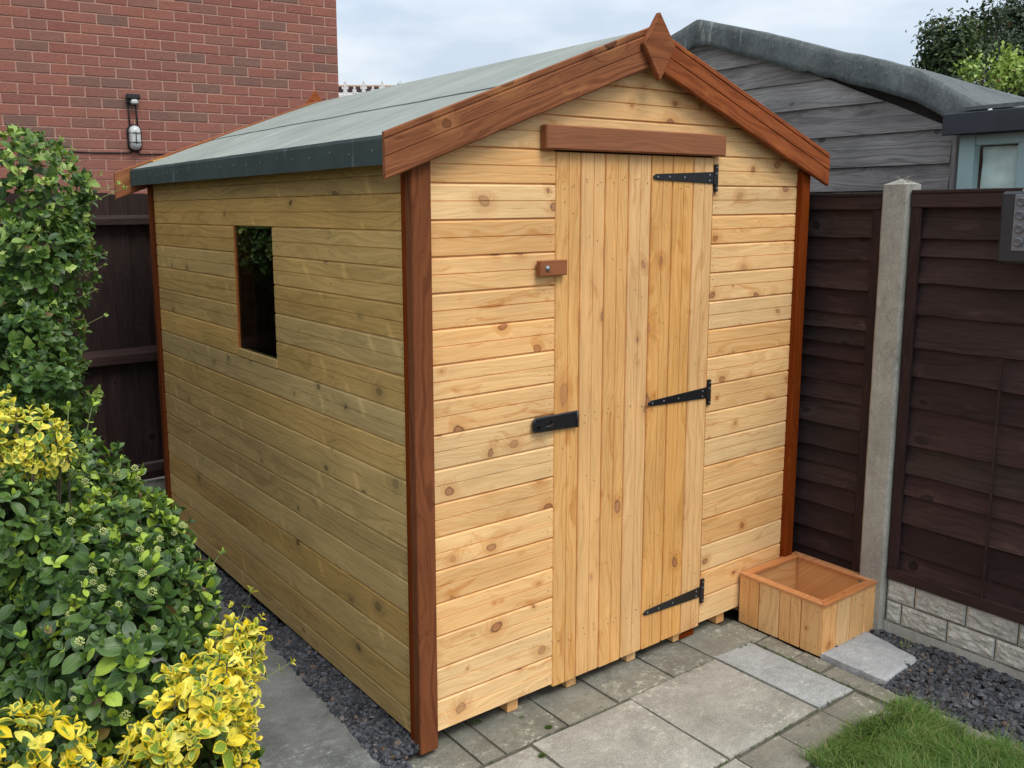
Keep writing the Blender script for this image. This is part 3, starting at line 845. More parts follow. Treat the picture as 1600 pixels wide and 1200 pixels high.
for sx in (0, 1):
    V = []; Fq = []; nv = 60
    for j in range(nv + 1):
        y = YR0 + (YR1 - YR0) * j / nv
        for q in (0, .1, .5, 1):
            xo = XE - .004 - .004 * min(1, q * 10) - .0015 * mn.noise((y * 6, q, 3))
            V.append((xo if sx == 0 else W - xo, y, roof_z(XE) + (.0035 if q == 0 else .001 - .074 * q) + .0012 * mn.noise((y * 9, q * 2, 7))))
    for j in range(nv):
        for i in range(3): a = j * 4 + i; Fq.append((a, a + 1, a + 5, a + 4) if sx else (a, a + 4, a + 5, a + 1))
    mm = MB(); mm.add(V, Fq); o = mm.build('eave_strip', M['felt_edge_shaded'], roof)
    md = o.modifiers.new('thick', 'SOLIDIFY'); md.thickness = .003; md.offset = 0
tk = MB()
for i in range(19):
    y = .06 + i * .122 + random.uniform(-.01, .01)
    q = frame((XE - .0125, y, roof_z(XE) - .033 + random.uniform(-.006, .006)), (0, 1, 0), (-1, 0, 0))
    tk.lathe([(.0035, 0), (.0035, .0008), (.001, .0012)], 7, q)
tk.build('felt_tack', M['tack'], roof, kind='stuff')

# bargeboards
def barge(side, y0, y1, xend, mat, groove=True):
    z0, z1 = 1.640 - SL * (-.079 - xend) * -1, 0
    # vertical section of the board: from top edge down
    top = lambda x: 1.766 + SL * (x + .079)
    H = .123
    xa, xb = xend, W / 2
    # build in local frame: X along slope
    dirv = Vector((xb - xa, 0, top(xb) - top(xa))); L = dirv.length; dirn = dirv.normalized()
    hp = H * dirn.x                      # perpendicular height
    nrm = Vector((-dirn.z, 0, dirn.x))
    # local coords: origin at bottom-left vertical cut
    cut = H * dirn.z                     # slant of vertical cuts in local x
    th = y1 - y0
    prof = [(0, 0), (.0015, .0), (th - .003, .0), (th, .004)]
    if groove: prof += [(th, hp * .46), (th - .003, hp * .475), (th - .003, hp * .485), (th, hp * .5), (th, hp * .80), (th - .004, hp * .83), (th - .004, hp * .86), (th - .001, hp * .875)]
    prof += [(th - .001, hp - .003), (th - .004, hp), (0, hp)]
    vs_ = []
    for d, z in prof:
        s = -cut * (z / hp)
        vs_ += [(s, -d, z), (L + s, -d, z)]
    n = len(prof); fs = [(2 * i, 2 * i + 1, 2 * ((i + 1) % n) + 1, 2 * ((i + 1) % n)) for i in range(n)]
    fs.append(tuple(2 * i for i in range(n))[::-1]); fs.append(tuple(2 * i + 1 for i in range(n)))
    m = MB(); m.add(vs_, fs)
    me = m.mesh('bargeboard', mat)
    org = Vector((xa, y1, top(xa) - H)) + 0 * nrm
    # vertical cut: bottom corner at (xa, top-H); local z axis = nrm, so top corner is at x offset +H*dirn.z
    for i, v in enumerate(me.vertices):
        s = v.co.z / hp * H * dirn.z
        v.co.x = (v.co.x + cut * (v.co.z / hp)) + s
    F = frame(org, dirn, nrm)
    if side > 0:
        # mirror for the other slope
        for v in me.vertices: v.co.x = -v.co.x
        me.flip_normals()
        org2 = Vector((W - xa, y1, top(xa) - H)); X2 = Vector((dirn.x, 0, -dirn.z)); N2 = Vector((dirn.z, 0, dirn.x))
        F = frame(org2, X2, N2)
    return link('bargeboard', me, shed, F)
barge(-1, -.013, .0, -.079, M['redwood']); 
b = barge(1, -.013, .0, -.079, M['redwood'])
for o_ in [c for c in shed.children if c.name.startswith('bargeboard')]: o_.location.y = -.0125 - .0005
# packers behind the front bargeboards
barge(-1, D, D + .018, -.135, M['redwood'], False); barge(1, D, D + .018, -.135, M['redwood'], False)
for o_ in [c for c in shed.children if c.name.startswith('bargeboard')][2:]: o_.location.y = D + .02

# finials
def finial(y, w=.073, up=.105, dn=.105, th=.02, tilt=0.):
    m = MB(); zc = 2.066
    m.extr([(0, -dn), (w, .005), (.0, up), (-w, .005)], th)
    o_ = m.build('finial', M['redwood'], shed, bevel=.003)
    o_.location = (W / 2 + .006, y, zc); o_.rotation_euler = (0, tilt, 0); return o_
finial(-.0465, tilt=rad(-2))
f2 = finial(D + .021); f2.location.z += .02

# ================================================================== PLANTER BOX
pl = thing('planter_box', 'empty pine planter box with stained rim standing by the fence post', 'planter', (1.507, -.351, G))
S, HP = .362, .20
def lp(o_): return o_
t = .012
for i in range(4):
    w = S / 4
    # left face (towards -x) boards run along y ; front face (towards -y) boards along x
    me = board_mesh('side_board', M['planter'], HP - .008, w, groove=(i % 2 == 0), t=.009)
    link('side_board', me, pl, frame((.0145, (S + .004) - w * i, HP - .008), (0, 0, -1), (0, -1, 0)))
for i in range(4):
    w = S / 4
    me = board_mesh('side_board', M['planter'], HP - .008, w, groove=(i != 1), t=.009)
    link('side_board', me, pl, frame((.006 + w * i * .985, .0135, HP - .008), (0, 0, -1), (1, 0, 0)))
m = MB(); m.box((.0145, .014, .004), (.026, S - .01, HP - .009)); m.build('inner_panel', M['planter'], pl)
m = MB(); m.box((.0265, .014, .004), (S, .026, HP - .009)); m.build('inner_panel', M['planter'], pl)
m = MB(); m.box((S - .012, .0265, .004), (S, S - .01, HP - .009)); m.build('inner_panel', M['planter'], pl)
m = MB(); m.box((.0265, S - .022, .004), (S - .0125, S - .01, HP - .009)); m.build('inner_panel', M['planter'], pl)
m = MB(); m.box((.027, .027, .03), (S - .013, S - .023, .04)); m.build('base_panel', M['honey'], pl)
# mitred rim
rw = .034; a0, a1 = -.001, S + .002
def rim(p):
    m = MB(); z0, z1 = HP - .008, HP + .003
    m.add([(*q, z0) for q in p] + [(*q, z1) for q in p], [(3, 2, 1, 0), (4, 5, 6, 7)] + [(i, (i + 1) % 4, (i + 1) % 4 + 4, i + 4) for i in range(4)])
    m.build('rim', M['honey'], pl, bevel=.0015)
g_ = .0006
rim([(a0 + g_, a0), (a1 - g_, a0), (a1 - rw - g_, a0 + rw), (a0 + rw + g_, a0 + rw)])
rim([(a1, a0 + g_), (a1, a1 - g_), (a1 - rw, a1 - rw - g_), (a1 - rw, a0 + rw + g_)])
rim([(a1 - g_, a1), (a0 + g_, a1), (a0 + rw + g_, a1 - rw), (a1 - rw - g_, a1 - rw)])
rim([(a0, a1 - g_), (a0, a0 + g_), (a0 + rw, a0 + rw + g_), (a0 + rw, a1 - rw - g_)])
m = MB(); m.box((.08, .1, .0405), (S - .10, .118, .062)); m.build('inner_batten', M['honey'], pl, bevel=.002)
nm = MB()
for i in range(4):
    for f in (.25, .7):
        for z in (.03, HP - .035):
            nail((.0055, (S + .004) - S / 4 * (i + f), z), (-1, 0, 0)); nail((.006 + S / 4 * (i + f), .0045, z), (0, -1, 0))
nm.build('nail_heads', M['nail'], pl, kind='stuff')

# ================================================================== RIGHT FENCE
XF = 1.885
def waney(y0, y1, zlist, label, top, midbar=None):
    """overlapping horizontal boards between y1 (far) and y0 (near)"""
    f = thing('fence_panel', label, 'fence', (XF, y1, 0), 'waney lap fence panels')
    L = y1 - y0
    m = MB(); m.box((.026, -L, zlist[-1] - .03), (.032, 0, top - .01)); m.build('backing', M['fence_black'], f)
    sg = 30
    for i in range(len(zlist) - 1):
        zt, zb = zlist[i], zlist[i + 1]
        vs_ = []; fs = []; sd = random.uniform(0, 99)
        for j in range(sg + 1):
            y = -L * j / sg
            wv = .005 * mn.noise((y * 5, sd, 0)) + .002 * mn.noise((y * 17, sd, 3))
            wv = min(.006, max(-.006, wv))
            tp = zt + .018 - zb
            vs_ += [(y, 0)]
        # local frame: X along -y(world), Z up, outward (-Y local) = -x(world)
        V = []
        for j in range(sg + 1):
            x = L * j / sg
            wv = .006 * mn.noise((x * 4.5, sd, 0)) + .002 * mn.noise((x * 17, sd, 3))
            cup = .001 * mn.noise((x * 3, sd, 9))
            V += [(x, -.023 - cup, wv), (x, -.003, zt - zb + .016), (x, -.016 - cup, wv + .0002), (x, .002, zt - zb + .016)]
        for j in range(sg):
            a = 4 * j; b_ = a + 4
            fs += [(a, b_, b_ + 1, a + 1), (a + 2, a, b_, b_ + 2)[::-1], (a + 3, a + 1, b_ + 1, b_ + 3), (a + 2, a + 3, b_ + 3, b_ + 2)]
        m = MB(); m.add(V, fs); me = m.mesh('board', M['fence_dark'])
        link('board', me, f, Matrix.Translation((-XF, -y1, 0)) @ frame((XF + .018, y1, zb), (0, -1, 0), (0, 0, 1)))
    def bar(a, b, X, Z):
        o_ = trim('frame_bar', a, b, M['fence_dark'], X, Z, f); o_.location -= Vector((XF, y1, 0)); return o_
    bar((XF - .019, y0, top - .048), (XF + .0, y1, top), (0, 1, 0), UP)
    bar((XF - .017, y0, zlist[-1] - .032), (XF + .002, y1, zlist[-1] + .012), (0, 1, 0), UP)
    bar((XF - .016, y1 - .038, zlist[-1] + .0125), (XF + .003, y1 - .0, top - .0485), (0, 0, 1), (0, 1, 0))
    bar((XF - .016, y0, zlist[-1] + .0125), (XF + .003, y0 + .038, top - .0485), (0, 0, 1), (0, 1, 0))
    bar((XF - .022, y0, top + .0005), (XF + .03, y1, top + .014), (0, 1, 0), UP)
    if midbar is not None:
        bar((XF - .0185, midbar - .0025, zlist[-1] + .0125), (XF - .004, midbar + .0025, 1.06), (0, 0, 1), (0, 1, 0))
    return f
waney(-1.75, -.376, [1.557, 1.450, 1.386, 1.290, 1.179, 1.059, .952, .841, .701, .591, .512, .405, .291, .206],
      'dark brown lap fence panel to the right of the concrete post', 1.606, -.715)
waney(-.272, 1.25, [1.562, 1.448, 1.361, 1.251, 1.158, 1.101, 1.043, .978, .891, .813, .715, .619, .552, .47, .383, .277, .19, .12],
      'dark brown lap fence panel between the shed and the concrete post', 1.599)
waney(1.34, 2.66, [1.56 - .1 * i for i in range(14)], 'dark brown lap fence panel hidden behind the shed', 1.6)

def conc_post(y0, y1, zt, label):
    """slotted concrete post with a little pyramid cap"""
    m = MB(); x0, x1 = 1.850, 1.945
    ch = .008
    nz = 26; vs_ = []; fs = []
    sec = [(x0, y0 + ch), (x0, y1 - ch), (x0 + ch, y1), (x1 - ch, y1), (x1, y1 - ch), (x1, y0 + ch), (x1 - ch, y0), (x0 + ch, y0)]
    for k in range(nz + 1):
        z = -.09 + (zt + .09) * k / nz
        for q, (x, y) in enumerate(sec):
            vs_.append((x + .0015 * mn.noise((x * 30, y * 30, z * 9)), y + .0015 * mn.noise((x * 30 + 9, y * 30, z * 9)), z))
    for k in range(nz):
        for q in range(8): a = k * 8 + q; b_ = k * 8 + (q + 1) % 8; fs.append((a, a + 8, b_ + 8, b_))
    c = len(vs_); vs_.append(((x0 + x1) / 2 - .01, (y0 + y1) / 2, zt + .02))
    for q in range(8): fs.append((nz * 8 + q, c, nz * 8 + (q + 1) % 8))
    m.add(vs_, fs); o_ = m.build('concrete_post', M['concrete'])
    return tag(o_, label, 'post')
cp = conc_post(-.372, -.275, 1.64, 'grey weathered concrete fence post with pointed top between two dark panels')
m = MB(); 
for i in range(26):
    a = random.uniform(0, 6.28); r0 = random.uniform(.0, .035); c = Vector((1.885 + r0 * math.cos(a), -.335 + r0 * math.sin(a) * .9, 1.648))
    pts = [c]; d = Vector((random.uniform(-.6, .6), random.uniform(-1, .6), random.uniform(.1, .9))).normalized()
    for k in range(4):
        d = (d + Vector((0, 0, -.4)) + Vector([random.uniform(-.4, .4) for _ in range(3)])).normalized(); pts.append(pts[-1] + d * .012)
    m.tube(pts, .0006, 3)
tag(m.build('dry_stem_tuft', plain('dry stem', (.30, .27, .2), .9)), 'wisps of dry climber stem on top of the concrete post', 'dry stems')

# cast stone-effect base boards
def gravel_board(y0, y1, zt, zb, label):
    f = thing('gravel_board', label, 'base board', (XF - .01, y1, zb), 'concrete base boards under the fence')
    m = MB(); m.box((.008, -(y1 - y0), 0), (.045, 0, zt - zb)); m.build('core', M['joint'], f)
    H = zt - zb; rows = 2; rh = H / rows
    for r in range(rows):
        y = 0 if r else .07; 
        y = -(y1 - y0) - .0 + (0 if r else -.06)
        while y < -.004:
            w = random.uniform(.14, .20); a, b_ = max(y, -(y1 - y0)), min(y + w, -.002); y += w
            if b_ - a < .02: continue
            nx, nz = max(3, int((b_ - a) / .009)), 9; sd = random.uniform(0, 99); vs_ = []; fs = []
            for j in range(nz + 1):
                for i in range(nx + 1):
                    u, v = i / nx, j / nz; e = min(u, 1 - u, v, 1 - v)
                    yy = a + .002 + (b_ - a - .004) * u; zz = rh * r + .002 + (rh - .004) * v
                    d = 0 if e == 0 else -.007 - .006 * mn.noise((yy * 28, zz * 60, sd)) - .004 * mn.noise((yy * 60, zz * 130, sd))
                    vs_.append((.0075 + d, yy, zz))
            for j in range(nz):
                for i in range(nx): q = j * (nx + 1) + i; fs.append((q, q + nx + 1, q + nx + 2, q + 1))
            mm = MB(); mm.add(vs_, fs); mm.build('stone_block', M['concrete_block'], f)
    m = MB(); m.box((.001, -(y1 - y0), -.045), (.045, 0, -.001)); m.build('bottom_strip', M['concrete_block'], f)
    return f
gravel_board(-1.75, -.3735, .172, .004, 'stone effect concrete base board under the right hand fence panel')
gravel_board(-.2735, 1.25, .085, .004, 'concrete base board behind the planter and shed')

# floodlight fixed to the right hand panel
fl = thing('floodlight', 'dark grey floodlight with a grid of LEDs fixed high on the fence', 'floodlight', (1.80, -.825, 1.50))
m = MB(); m.box((-.018, -.14, -.118), (.022, .115, .108)); m.build('housing', M['charcoal'], fl, bevel=.008)
m = MB(); m.box((-.0215, -.125, -.078), (-.0185, .072, .098)); m.build('lens', plain('grey lens', (.16, .17, .19), .2, 0, .1, 30, .6), fl, bevel=.001)
led_m = plain('clear led lens', (.10, .105, .12), .25, 0, .1, 30, .6)
for i in range(4):
    for j in range(4):
        q = frame((-.022, .052 - j * .036, .075 - i * .042), (0, 1, 0), (-1, 0, 0))
        m = MB(); m.lathe([(.0155, 0), (.0155, .002), (.011, .0045), (.004, .003)], 12, q); m.build('led', led_m, fl)
m = MB(); m.box((.0225, -.03, -.05), (.064, .02, .03)); m.build('bracket', M['charcoal'], fl, bevel=.003)
m = MB(); m.lathe([(.012, -.012), (.015, -.006), (.015, .008), (.01, .012)], 12, Matrix.Translation((0.0, .02, -.132))); m.build('knob', M['brass'], fl, smooth=True)
m = MB(); m.lathe([(.014, -.004), (.016, 0), (.012, .010), (.004, .014)], 12, Matrix.Translation((0.002, .045, .108))); m.build('cap', M['lamp_glass'], fl, smooth=True)
m = MB(); m.tube([(.0, .0, .108), (.012, -.004, .16), (.02, -.002, .22), (.012, -.03, .27), (.0, -.09, .30)], .012, 8); m.build('sensor_arm', M['black'], fl, smooth=True)

# ================================================================== BACK FENCE
YB = 2.72
bf = thing('board_fence', 'near black vertical board fence behind the shed with two rails', 'fence', (0, YB, 0))
x = -2.2
while x < 1.84:
    w = .088
    m = MB(); m.add([(0, 0, 0), (w + .012, -.012, 0), (w + .012, -.004, 0), (0, .004, 0), (0, 0, 1.42), (w + .012, -.012, 1.42), (w + .012, -.004, 1.42), (0, .004, 1.42)],
                    [(0, 1, 5, 4), (1, 2, 6, 5), (2, 3, 7, 6), (3, 0, 4, 7), (4, 5, 6, 7), (3, 2, 1, 0)])
    me = m.mesh('board', M['fence_dark'])
    # grain runs up: use a rotated local frame
    R_ = Matrix(((0, 0, 1, 0), (0, 1, 0, 0), (-1, 0, 0, 0), (0, 0, 0, 1)))
    me.transform(R_.inverted())
    link('board', me, bf, Matrix.Translation((x, random.uniform(-.002, .002), .235 + random.uniform(-.004, .004))) @ R_); x += w
for z0, z1, dd in ((1.500, 1.548, .05), (.79, .862, .05), (.155, .225, .04)):
    L = 4.05; m = MB(); m.add([(0, 0, 0), (0, -dd, 0), (0, -dd, (z1 - z0) * .62), (0, 0, (z1 - z0)), (L, 0, 0), (L, -dd, 0), (L, -dd, (z1 - z0) * .62), (L, 0, (z1 - z0))],
                              [(0, 1, 2, 3), (7, 6, 5, 4), (0, 4, 5, 1), (1, 5, 6, 2), (2, 6, 7, 3), (3, 7, 4, 0)])
    link('rail', m.mesh('rail', M['fence_dark']), bf, Matrix.Translation((-2.2, -.0125, z0)))
m = MB(); m.box((-2.2, YB - .03, -.09), (1.84, YB + .02, .135))
tag(m.build('gravel_board', M['concrete'], None, bevel=.004), 'plain concrete base board under the near black board fence', 'base board')

# ================================================================== BRICK HOUSE
ph = rad(5); E1 = Vector((math.cos(ph), -math.sin(ph), 0)); N1 = Vector((-math.sin(ph), -math.cos(ph), 0))
HO = Vector((math.sin(ph), math.cos(ph), 0)) * (5.15 * math.cos(ph))
HF = frame(HO, E1, (0, 0, 1))          # local x along wall, -y outward
house = thing('brick_house', 'red brick house gable wall behind the shed', 'house')
S1 = 2.0; CO = .0753; Z0 = 2.328 - 31 * CO
m = MB(); m.box((-5, .005, -.1), (S1 - .003, 3.2, 5.6), HF)
wall = m.build('wall', M['mortar'], house)
brick_vars = []
for v in range(8):
    m = MB(); m.box((.0055, 0, .005), (.2195, .1, CO - .005), jit=.0014)
    brick_vars.append(m.mesh('brick', M['brick'], bevel=.002))
m = MB(); m.box((.0055, 0, .005), (.107, .1, CO - .005), jit=.0012); half = m.mesh('brick', M['brick'], bevel=.002)
rest = MB(); nb = 0
for k in range(74):
    z = Z0 + CO * k
    off = .1125 if k % 2 else 0.
    x = S1 - .225 * 22 - off
    while x < S1 - .05:
        full = x + .22 < S1 + .01
        vis = 2.0 < z < 3.36 and x > -.66
        if z > 3.1 and x < -.2: vis = False
        if z < 2.2 and x > .75: vis = False
        if z < 2.45 and x > 1.55: vis = False
        if vis and nb < 298:
            o_ = link('brick', random.choice(brick_vars) if full else half, wall, HF @ Matrix.Translation((x, random.uniform(-.001, .001), z))); nb += 1
        elif full: rest.box((x + .0055, 0, z + .005), (x + .2195, .1, z + CO - .005), HF, .001)
        else: rest.box((x + .0055, 0, z + .005), (S1 - .0055, .1, z + CO - .005), HF, .001)
        x += .225
rest.build('brickwork', M['brick'], wall, kind='stuff')
m = MB(); m.extr([(-5.2, 5.605), (S1 + .2, 5.605), (-1.5, 8.2)], 3.4, HF, o=-.1); m.build('roof', M['tile'], house)

def onwall(s, z, out=0.): return HF @ Vector((s, -out, z))
# sensor and bulkhead lamp
wl_ = thing('wall_sensor', 'small black motion sensor on the brick wall above the lamp', 'sensor', onwall(.302, 2.40))
FR = HF.to_3x3().to_4x4()
m = MB(); m.box((-.045, -.02, -.03), (.045, 0, .035), FR); m.box((-.05, -.062, .0), (.052, -.02, .038), FR); m.build('housing', M['black'], wl_, bevel=.008)
m = MB(); m.box((-.018, -.068, -.038), (.034, -.022, -.002), FR); m.build('lens', M['lamp_glass'], wl_, bevel=.010)
la = thing('bulkhead_lamp', 'capsule shaped wall lamp with frosted glass and wire guard on brick', 'lamp', onwall(.302, 2.115))
def capsule(m, w, h, d0, d1, seg=20):
    prof = []
    for k in range(seg):
        t = 2 * math.pi * k / seg; x = w * math.cos(t); z = w * math.sin(t) + (h if math.sin(t) > 0 else -h); prof.append((x, z))
    layers = [(1, d0), (1, d0 + (d1 - d0) * .35), (.86, d0 + (d1 - d0) * .8), (.5, d1)]
    vs_ = [FR @ Vector((x * s, -d, z * (s if s == 1 else (s + .06)))) for s, d in layers for x, z in prof]; fs = []
    for i in range(3):
        for k in range(seg): fs.append((i * seg + k, i * seg + (k + 1) % seg, (i + 1) * seg + (k + 1) % seg, (i + 1) * seg + k))
    fs.append(tuple(range(3 * seg, 4 * seg))); m.add(vs_, fs)
m = MB(); capsule(m, .055, .05, 0, .022); m.build('base', M['black'], la, smooth=False)
m = MB(); capsule(m, .042, .05, .02, .075); m.build('glass', M['lamp_glass'], la, smooth=True)
for z in (.035, -.035):
    m = MB(); m.tube([FR @ Vector((a, -d, z)) for a, d in ((-.05, .015), (-.045, .055), (-.02, .079), (.02, .079), (.045, .055), (.05, .015))], .003, 6); m.build('guard_wire', M['black'], la)
m = MB(); m.tube([FR @ Vector((0, -d, z)) for z, d in ((.10, .015), (.08, .06), (.03, .082), (-.03, .082), (-.08, .06), (-.10, .015))], .003, 6); m.build('guard_wire', M['black'], la)
m = MB()
for s in (.268, .325): m.tube([onwall(s, 2.375, .008), onwall(s + .002, 2.30, .008), onwall(s + .006, 2.19, .008)], .0055, 6)
m.tube([onwall(-.9, 2.005, .006), onwall(-.3, 2.008, .006), onwall(.0, 2.0, .006), onwall(.25, 2.004, .008), onwall(.302, 2.02, .01), onwall(.34, 1.995, .008), onwall(.46, 2.0, .006), onwall(.56, 2.0, .006)], .005, 6)
tag(m.build('wall_cable', M['cable'], None, smooth=True), 'black electric cable clipped across the brick wall to the lamp', 'cable')

# ================================================================== FAR HOUSE + CONSERVATORY CRESTING
FX = Vector((.86, -.51, 0)).normalized(); FB = frame((5.45, 10.95, 0), FX, (0, 0, 1))
fh = thing('tiled_house', 'distant house with brown tiled roof beyond the brick wall', 'house')
m = MB(); m.box((-5, .6, -.1), (1.0, 5, 2.9), FB); m.build('wall', M['red_gable'], fh)
m = MB(); m.extr([(-5, 2.6), (1.28, 2.6), (1.11, 3.60), (-5, 3.60)], .05, FB, o=.9); rf = m.build('roof', M['tile'], fh)
tv = MB(); tv.box((0, 0, 0), (.115, .02, .10)); tvm = tv.mesh('roof_tile', M['tile'])
for r in range(6):
    for i in range(13):
        x = 1.08 - .118 * i + (.059 if r % 2 else 0) - .02
        z = 3.50 - .085 * r
        if x + .115 > 1.14 + (3.6 - z) * .17: continue
        link('roof_tile', tvm, rf, FB @ Matrix.Translation((x, .86 - .03 * r, z - .02)) @ Matrix.Rotation(rad(14), 4, 'X'))
for i in range(6):
    m = MB(); m.lathe([(.036, 0), (.036, .215)], 10, FB @ frame((1.10 - .222 * (i + 1), .88, 3.575), (0, 0, 1), (1, 0, 0))); m.build('ridge_tile', M['ridge_tile'], rf, smooth=False)
m = MB(); m.extr([(1.105, 3.62), (1.165, 3.60), (1.36, 3.0), (1.30, 3.0)], .3, FB, o=.7); m.build('verge', M['tile'], rf)
m = MB(); m.extr([(.93, 3.2), (1.10, 3.53), (1.24, 3.2)], .02, FB, o=.60); m.build('gable', M['red_gable'], fh)
m = MB(); m.tube([FB @ Vector((1.62, 1.2, 2.6)), FB @ Vector((1.62, 1.2, 3.63))], .006, 5); tag(m.build('aerial', M['black']), 'thin aerial pole beside the distant tiled roof', 'aerial')

CB = frame((3.42, 6.75, 0), (.81, -.585, 0), (0, 0, 1))
cons = thing('conservatory', 'white conservatory ridge with fleur de lis cresting in front of distant tiles', 'conservatory')
m = MB(); m.box((-1.5, -.03, 2.66), (.85, .03, 2.785), CB); m.build('ridge_beam', M['white'], cons, bevel=.006)
m = MB(); m.extr([(-1.5, 2.65), (.85, 2.65), (.95, 1.9), (-1.6, 1.9)], .04, CB, o=-.4); m.build('glazed_roof', M['white'], cons)
m = MB(); m.box((-1.5, -1.2, -.1), (.9, 1.2, 1.9), CB); m.build('base_wall', M['white'], cons)
def fleur(s):
    right = [(.012, 0), (.014, .04), (.032, .045), (.032, .056), (.016, .06), (.024, .075), (.042, .07), (.05, .085), (.048, .105), (.035, .12), (.03, .104), (.022, .10), (.02, .12), (.026, .14), (.018, .165), (.0, .20)]
    return [(x * s, z * s) for x, z in right] + [(-x * s, z * s) for x, z in reversed(right[:-1])]
for i, (s, sc_) in enumerate([(.052 + .0995 * (q - 1), .46 if q % 2 == 0 else .72) for q in range(0, 8)]):
    m = MB(); m.extr(fleur(sc_), .012); me = m.mesh('cresting_finial', M['white'])
    link('cresting_finial', me, cons, CB @ Matrix.Translation((s, -.006, 2.7852)))
    if i < 7:
        m = MB(); m.tube([Vector((0, 0, .03)), Vector((.025, 0, .008)), Vector((.05, 0, .004)), Vector((.075, 0, .008)), Vector((.0985, 0, .03))], .008, 6)
        link('cresting_scroll', m.mesh('cresting_scroll', M['white']), cons, CB @ Matrix.Translation((s, 0, 2.7885)))

# ================================================================== GREY TIMBER GARAGE
XG = 2.5
gar = thing('timber_outbuilding', 'weathered grey timber outbuilding with sagging felt roof beyond the fence', 'outbuilding')
AY, AZ = 1.12, 2.52            # ridge
EY, EZ_ = -.235, 1.93          # near eave
def gz(y):
    if y > AY: y = 2 * AY - y
    tb = [(-.40, 1.90), (-.217, 2.015), (-.055, 2.115), (.104, 2.178), (.31, 2.242), (.583, 2.342), (.82, 2.421), (1.12, 2.515)]
    for (a, b), (c, d) in zip(tb, tb[1:]):
        if y <= c: return b + (d - b) * (y - a) / (c - a)
    return tb[-1][1]
m = MB(); m.box((XG + .02, -.2, -.1), (XG + .06, 2.4, 1.95)); m.extr([(-.2, 1.95), (2.4, 1.95), (1.12, 2.42)], .04, Matrix(((0, 1, 0, 0), (1, 0, 0, 0), (0, 0, 1, 0), (0, 0, 0, 1))), o=XG + .02)
m.box((XG + .06, -.2, -.1), (XG + 3.2, -.16, 1.9)); m.box((XG + .06, 2.36, -.1), (XG + 3.2, 2.4, 1.9))
gw = m.build('gable_wall', M['dark'], gar)
zg = [1.05, 1.17, 1.29, 1.41, 1.53, 1.63, 1.735, 1.875, 2.01, 2.135, 2.25, 2.36, 2.46]
for i in range(len(zg) - 1):
    z, h = zg[i], zg[i + 1] - zg[i]
    # slanted clip under the roof
    lim = lambda zz: min(-.19 + max(0, (zz - 1.88)) / .44, AY - .02)
    a0 = lim(z); a1 = lim(z + h)
    b0, b1 = 2 * AY - a0, 2 * AY - a1
    F = frame((XG + .018, 2 * AY, z), (0, -1, 0), (0, 0, 1))
    x_a0, x_a1 = 2 * AY - b0, 2 * AY - b1; x_b0, x_b1 = 2 * AY - a0, 2 * AY - a1
    vs_ = []; sg = 24; fs = []
    sd = random.uniform(0, 50)
    for j in range(sg + 1):
        t = j / sg; xb = x_a0 + (x_b0 - x_a0) * t; xt = x_a1 + (x_b1 - x_a1) * t
        wv = .002 * mn.noise((xb * 5, sd, 0))
        vs_ += [(xb, 0, wv), (xb, -.020, wv), (xt * .2 + xb * .8, -.0195, wv + h * .2), (xt * .8 + xb * .2, -.008, h * .8), (xt, -.006, h)]
    for j in range(sg):
        for q in range(4): a = 5 * j + q; fs.append((a, a + 5, a + 6, a + 1))
    fs.append((0, 1, 2, 3, 4)); fs.append(tuple(5 * sg + q for q in (4, 3, 2, 1, 0)))
    mm = MB(); mm.add(vs_, fs); link('board', mm.mesh('board', M['grey_wood']), gw, F)
trim('corner_board', (XG - .008, -.218, .9), (XG + .012, -.196, 1.87), M['grey_wood'], (0, 0, -1), (0, 1, 0), gar)
# roof felt: surface grid, rolled over the verge and hanging down
vs_ = []; fs = []
NY = 110; cols_x = [(-.034, 'd0'), (-.034, 'd1'), (-.033, 'd2'), (-.030, 'd3'), (-.024, 'd4'), (.0, 's'), (.06, 's'), (.3, 's'), (.8, 's'), (1.5, 's'), (2.4, 's'), (3.3, 's')]
ys = [EY - .10 + (2 * AY - EY + .1 - EY + .10) * j / NY for j in range(NY + 1)]
for y in ys:
    base = gz(y)
    dp = .128 + .020 * mn.noise((y * 4.5, 3, 1)) + .012 * mn.noise((y * 14, 8, 1))
    for dx, kd in cols_x:
        X = XG + dx
        sag = -.055 * max(0, dx) + (.008 * mn.noise((y * 6, dx * 2, 4)) if dx > .02 else 0)
        crease = .016 * mn.noise((y * 7, 0, 7)) + .006 * mn.noise((y * 23, 0, 2)) - (.007 if .02 < y < .25 or .62 < y < .66 else 0)
        if kd == 's': vs_.append((X, y, base + sag))
        else:
            q = {'d0': 1., 'd1': .78, 'd2': .5, 'd3': .22, 'd4': .03}[kd]
            vs_.append((X + crease * q * 1.3 + .006 * mn.noise((y * 20, q * 4, 3)) - .002 * (1 - q), y, base - dp * q + .006 * mn.noise((y * 11, q, 2))))
n = len(cols_x)
def felt_part(name, c0, c1):
    k = c1 - c0 + 1; V = []; Q = []
    for j in range(NY + 1): V += vs_[j * n + c0: j * n + c1 + 1]
    for j in range(NY):
        for i in range(k - 1): a = j * k + i; Q.append((a, a + k, a + k + 1, a + 1))
    mm = MB(); mm.add(V, Q); o = mm.build(name, M['felt_old'], gar, smooth=True)
    md = o.modifiers.new('thick', 'SOLIDIFY'); md.thickness = .004; md.offset = 0
felt_part('roof_felt', 5, n - 1)
felt_part('verge_felt', 0, 5)
tk = MB()
for i in range(24):
    y = EY - .04 + i * .115 + random.uniform(-.02, .02); y2 = min(max(y, EY - .08), 2 * AY - EY)
    tk.lathe([(.005, 0), (.005, .001), (.002, .002)], 6, frame((XG - .045, y2, gz(y2) - .05 + random.uniform(-.01, .01)), (0, 1, 0), (-1, 0, 0)))
